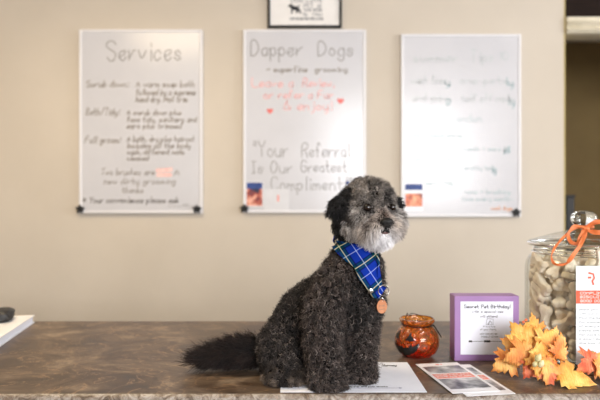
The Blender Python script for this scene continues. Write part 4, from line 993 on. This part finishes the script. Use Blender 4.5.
# short hair round the eyes and the nose, under the bandana
for e in EYES:
    d = np.linalg.norm(Pt-np.array(e), axis=1); length *= np.clip((d-.006)/.014, .12, 1)
d = np.linalg.norm(Pt-np.array(NO), axis=1); length *= np.clip((d-.008)/.014, .12, 1)
d = np.linalg.norm(Pt-np.array(hd(.072, 0, -.043)), axis=1); length *= np.clip((d-.003)/.012, .2, 1)
bmb = bmesh.new(); bmb.from_mesh(ban.data); BB = BVHTree.FromBMesh(bmb); bmb.free()
bmb = bmesh.new(); bmb.from_mesh(nb_.data); BN = BVHTree.FromBMesh(bmb); bmb.free()
cand = np.where(is_('body', 'neck', 'leg', 'beard', 'cheek') & (Pt[:, 2] > CZ+.16))[0]
for i in cand:
    p = Vector(Pt[i])
    for tr_ in (BB, BN):
        hh = tr_.find_nearest(p, .022)
        if hh[0] is not None and reg[i] not in ('beard', 'cheek', 'muzzle'):
            ok = 1.0
            if hh[3] < .016: length[i] = min(length[i], .004)
            elif hh[3] < .022: length[i] = min(length[i], .009)
# colours of the coat
def L3(c): return np.array(lin(c)[:3])
col = np.empty((ND, 3)); mixc = lambda a, b2, k: L3(a)[None]*(1-k[:, None])+L3(b2)[None]*k[:, None]
k1 = R1**2.2
clump = np.array([noise.noise(Vector(p)*26) for p in Pt]); cl2 = np.array([noise.noise(Vector(p)*80) for p in Pt])
k1 = np.clip(R1**3*.8+np.clip(cl2, 0, 1)*.3, 0, 1); k2 = np.clip(R1**2.6*.8+np.clip(cl2, 0, 1)*.5, 0, 1)
col[:] = mixc((14, 11, 10), (92, 84, 81), k1)
m = is_('leg', 'paw'); col[m] = mixc((18, 15, 14), (124, 108, 101), k2[m])
m = is_('haunch'); col[m] = mixc((16, 14, 14), (100, 90, 86), k1[m])
m = is_('hindpaw'); col[m] = mixc((40, 33, 30), (176, 156, 138), np.clip(R1[m]*.3+cl2[m]*1.2, 0, 1)*np.clip((CZ+.022-Pt[m][:, 2])/.01, .12, 1))
m = is_('tail'); col[m] = mixc((12, 11, 11), (58, 42, 37), k1[m])
m = is_('ear'); col[m] = mixc((10, 9, 10), (46, 42, 42), k1[m])
m = is_('neck'); col[m] = mixc((18, 16, 16), (70, 63, 60), k1[m])
m = is_('skull'); col[m] = mixc((36, 32, 31), (206, 194, 184), np.clip(R1[m]*.75+clump[m]*.5+cl2[m]*.8+.03, 0, 1))
m = is_('cheek'); col[m] = mixc((92, 84, 80), (226, 218, 212), np.clip(R1[m]*.7+cl2[m]*.6+.2, 0, 1))
m = is_('muzzle'); col[m] = mixc((84, 70, 64), (232, 218, 206), np.clip(R1[m]*.7+cl2[m]*.6+.15, 0, 1))
m = is_('beard'); col[m] = mixc((248, 244, 246), (254, 253, 254), R1[m])
hl = (R2 > .94) & is_('body', 'haunch', 'leg', 'paw', 'neck'); col[hl] = mixc((80, 70, 66), (160, 146, 138), R1[hl])  # scattered pale strands: highlight specks painted into the coat colour
face = is_('muzzle', 'cheek', 'skull')
def blend(mask_w, c1, c2):
    global col
    tgt = mixc(c1, c2, R1); col = col*(1-mask_w[:, None])+tgt*mask_w[:, None]
# brown bridge above the nose, dark rings and tear lines at the eyes, back of the head dark
blend(np.where(face, np.exp(-((hr/.010)**2+((hu+.012)/.012)**2))*(hg > .03)*.9, 0), (62, 48, 42), (138, 112, 98))
for e in EYES:
    d = np.linalg.norm(Pt-np.array(e), axis=1); blend(np.where(face, np.clip(1.5-d/.015, 0, 1)*.95, 0), (14, 12, 12), (52, 45, 42))
blend(np.where(is_('skull', 'neck'), np.clip((-hg-.005)/.02, 0, 1)*.8, 0), (34, 30, 29), (92, 84, 80))
blend(np.where(is_('cheek', 'muzzle'), np.clip((-.032-hu)/.012, 0, 1)*np.clip((hg-.02)/.02, 0, 1)*np.clip((.034-abs(hr))/.012, 0, 1)*.9, 0), (206, 198, 194), (248, 244, 244))
blend(np.where(face & (hr < -.040), np.clip((-.040-hr)/.008, 0, 1)*(hu > -.03), 0), (30, 26, 26), (80, 72, 68))

def grow(name, idx, segs=6):
    n = len(idx); p = Pt[idx]; d = Nn[idx]+comb[idx]+R3[idx]*.16+CLF[idx]; d /= np.linalg.norm(d, axis=1)[:, None]
    # keep strands outside the skin
    dn = (d*Nn[idx]).sum(1); fix = np.clip(.30-dn, 0, None); d += Nn[idx]*fix[:, None]; d /= np.linalg.norm(d, axis=1)[:, None]
    ref = R3[idx][:, [1, 2, 0]]; s = np.cross(d, ref); s /= np.linalg.norm(s, axis=1)[:, None]; uu = np.cross(s, d)
    Ln = length[idx]; ph = R2[idx]*6.283*3; rings = []
    cm = curl[idx]*np.clip(Ln/.012, .1, 1.3)
    for k in range(segs):
        t_ = k/(segs-1); ang = ph+turns[idx]*6.283*t_
        c = p+d*(Ln*t_)[:, None]+(s*(np.cos(ang)-np.cos(ph))[:, None]+uu*(np.sin(ang)-np.sin(ph))[:, None])*(cm*min(1, t_*1.6))[:, None]+np.array([0, 0, -1.])*(Ln*.12*t_*t_)[:, None]
        c[:, 2] = np.maximum(c[:, 2], CZ+.0018)
        rw = width[idx]*(1.0-.78*t_**1.8)
        rings.append(np.stack([c+(s*math.cos(q)+uu*math.sin(q))*rw[:, None] for q in (0, 2.094, 4.189)], 1))
    A = np.stack(rings, 1)       # n, segs, 3, xyz
    base = np.arange(n)[:, None, None]*segs*3; ks = np.arange(segs-1)[None, :, None]*3; q = np.arange(3)[None, None, :]; q2 = (q+1) % 3
    fa = np.stack([base+ks+q, base+ks+q2, base+ks+3+q2, base+ks+3+q], -1).reshape(-1, 4)
    mh = bpy.data.meshes.new(name); mh.vertices.add(n*segs*3); mh.vertices.foreach_set('co', A.astype(np.float32).ravel())
    mh.loops.add(len(fa)*4); mh.loops.foreach_set('vertex_index', fa.astype(np.int32).ravel())
    mh.polygons.add(len(fa)); mh.polygons.foreach_set('loop_start', np.arange(0, len(fa)*4, 4, dtype=np.int32))
    mh.polygons.foreach_set('use_smooth', np.ones(len(fa), bool)); mh.update(calc_edges=True)
    ca = mh.color_attributes.new('coat_colour', 'FLOAT_COLOR', 'POINT')
    cc = np.ones((n, segs*3, 4), np.float32); cc[:, :, :3] = col[idx][:, None, :]; ca.data.foreach_set('color', cc.ravel())
    mh.materials.append(M['fur']); o = bpy.data.objects.new(name, mh); C.objects.link(o); setparent(o, dog)
    return o
m_ = mat('curly_fur', (60, 50, 46), .6, spec=.25); nt, b_, N = NT(m_)
at = N('ShaderNodeAttribute'); at.attribute_name = 'coat_colour'; nt.links.new(at.outputs['Color'], b_.inputs['Base Color'])
b_.inputs['Sheen Weight'].default_value = .05
M['fur'] = m_
tag(grow('curly_coat', np.where(is_('body', 'haunch', 'leg', 'paw', 'hindpaw', 'neck'))[0]), 'tightly curled charcoal coat')
tag(grow('face_fur', np.where(is_('skull', 'cheek', 'muzzle'))[0]), 'grizzled grey face fur')
tag(grow('beard', np.where(is_('beard'))[0]), 'fluffy white beard')
tag(grow('ear_fur', np.where(is_('ear'))[0]), 'black ear fur')
tag(grow('tail_fur', np.where(is_('tail'))[0]), 'long feathery dark tail hair')
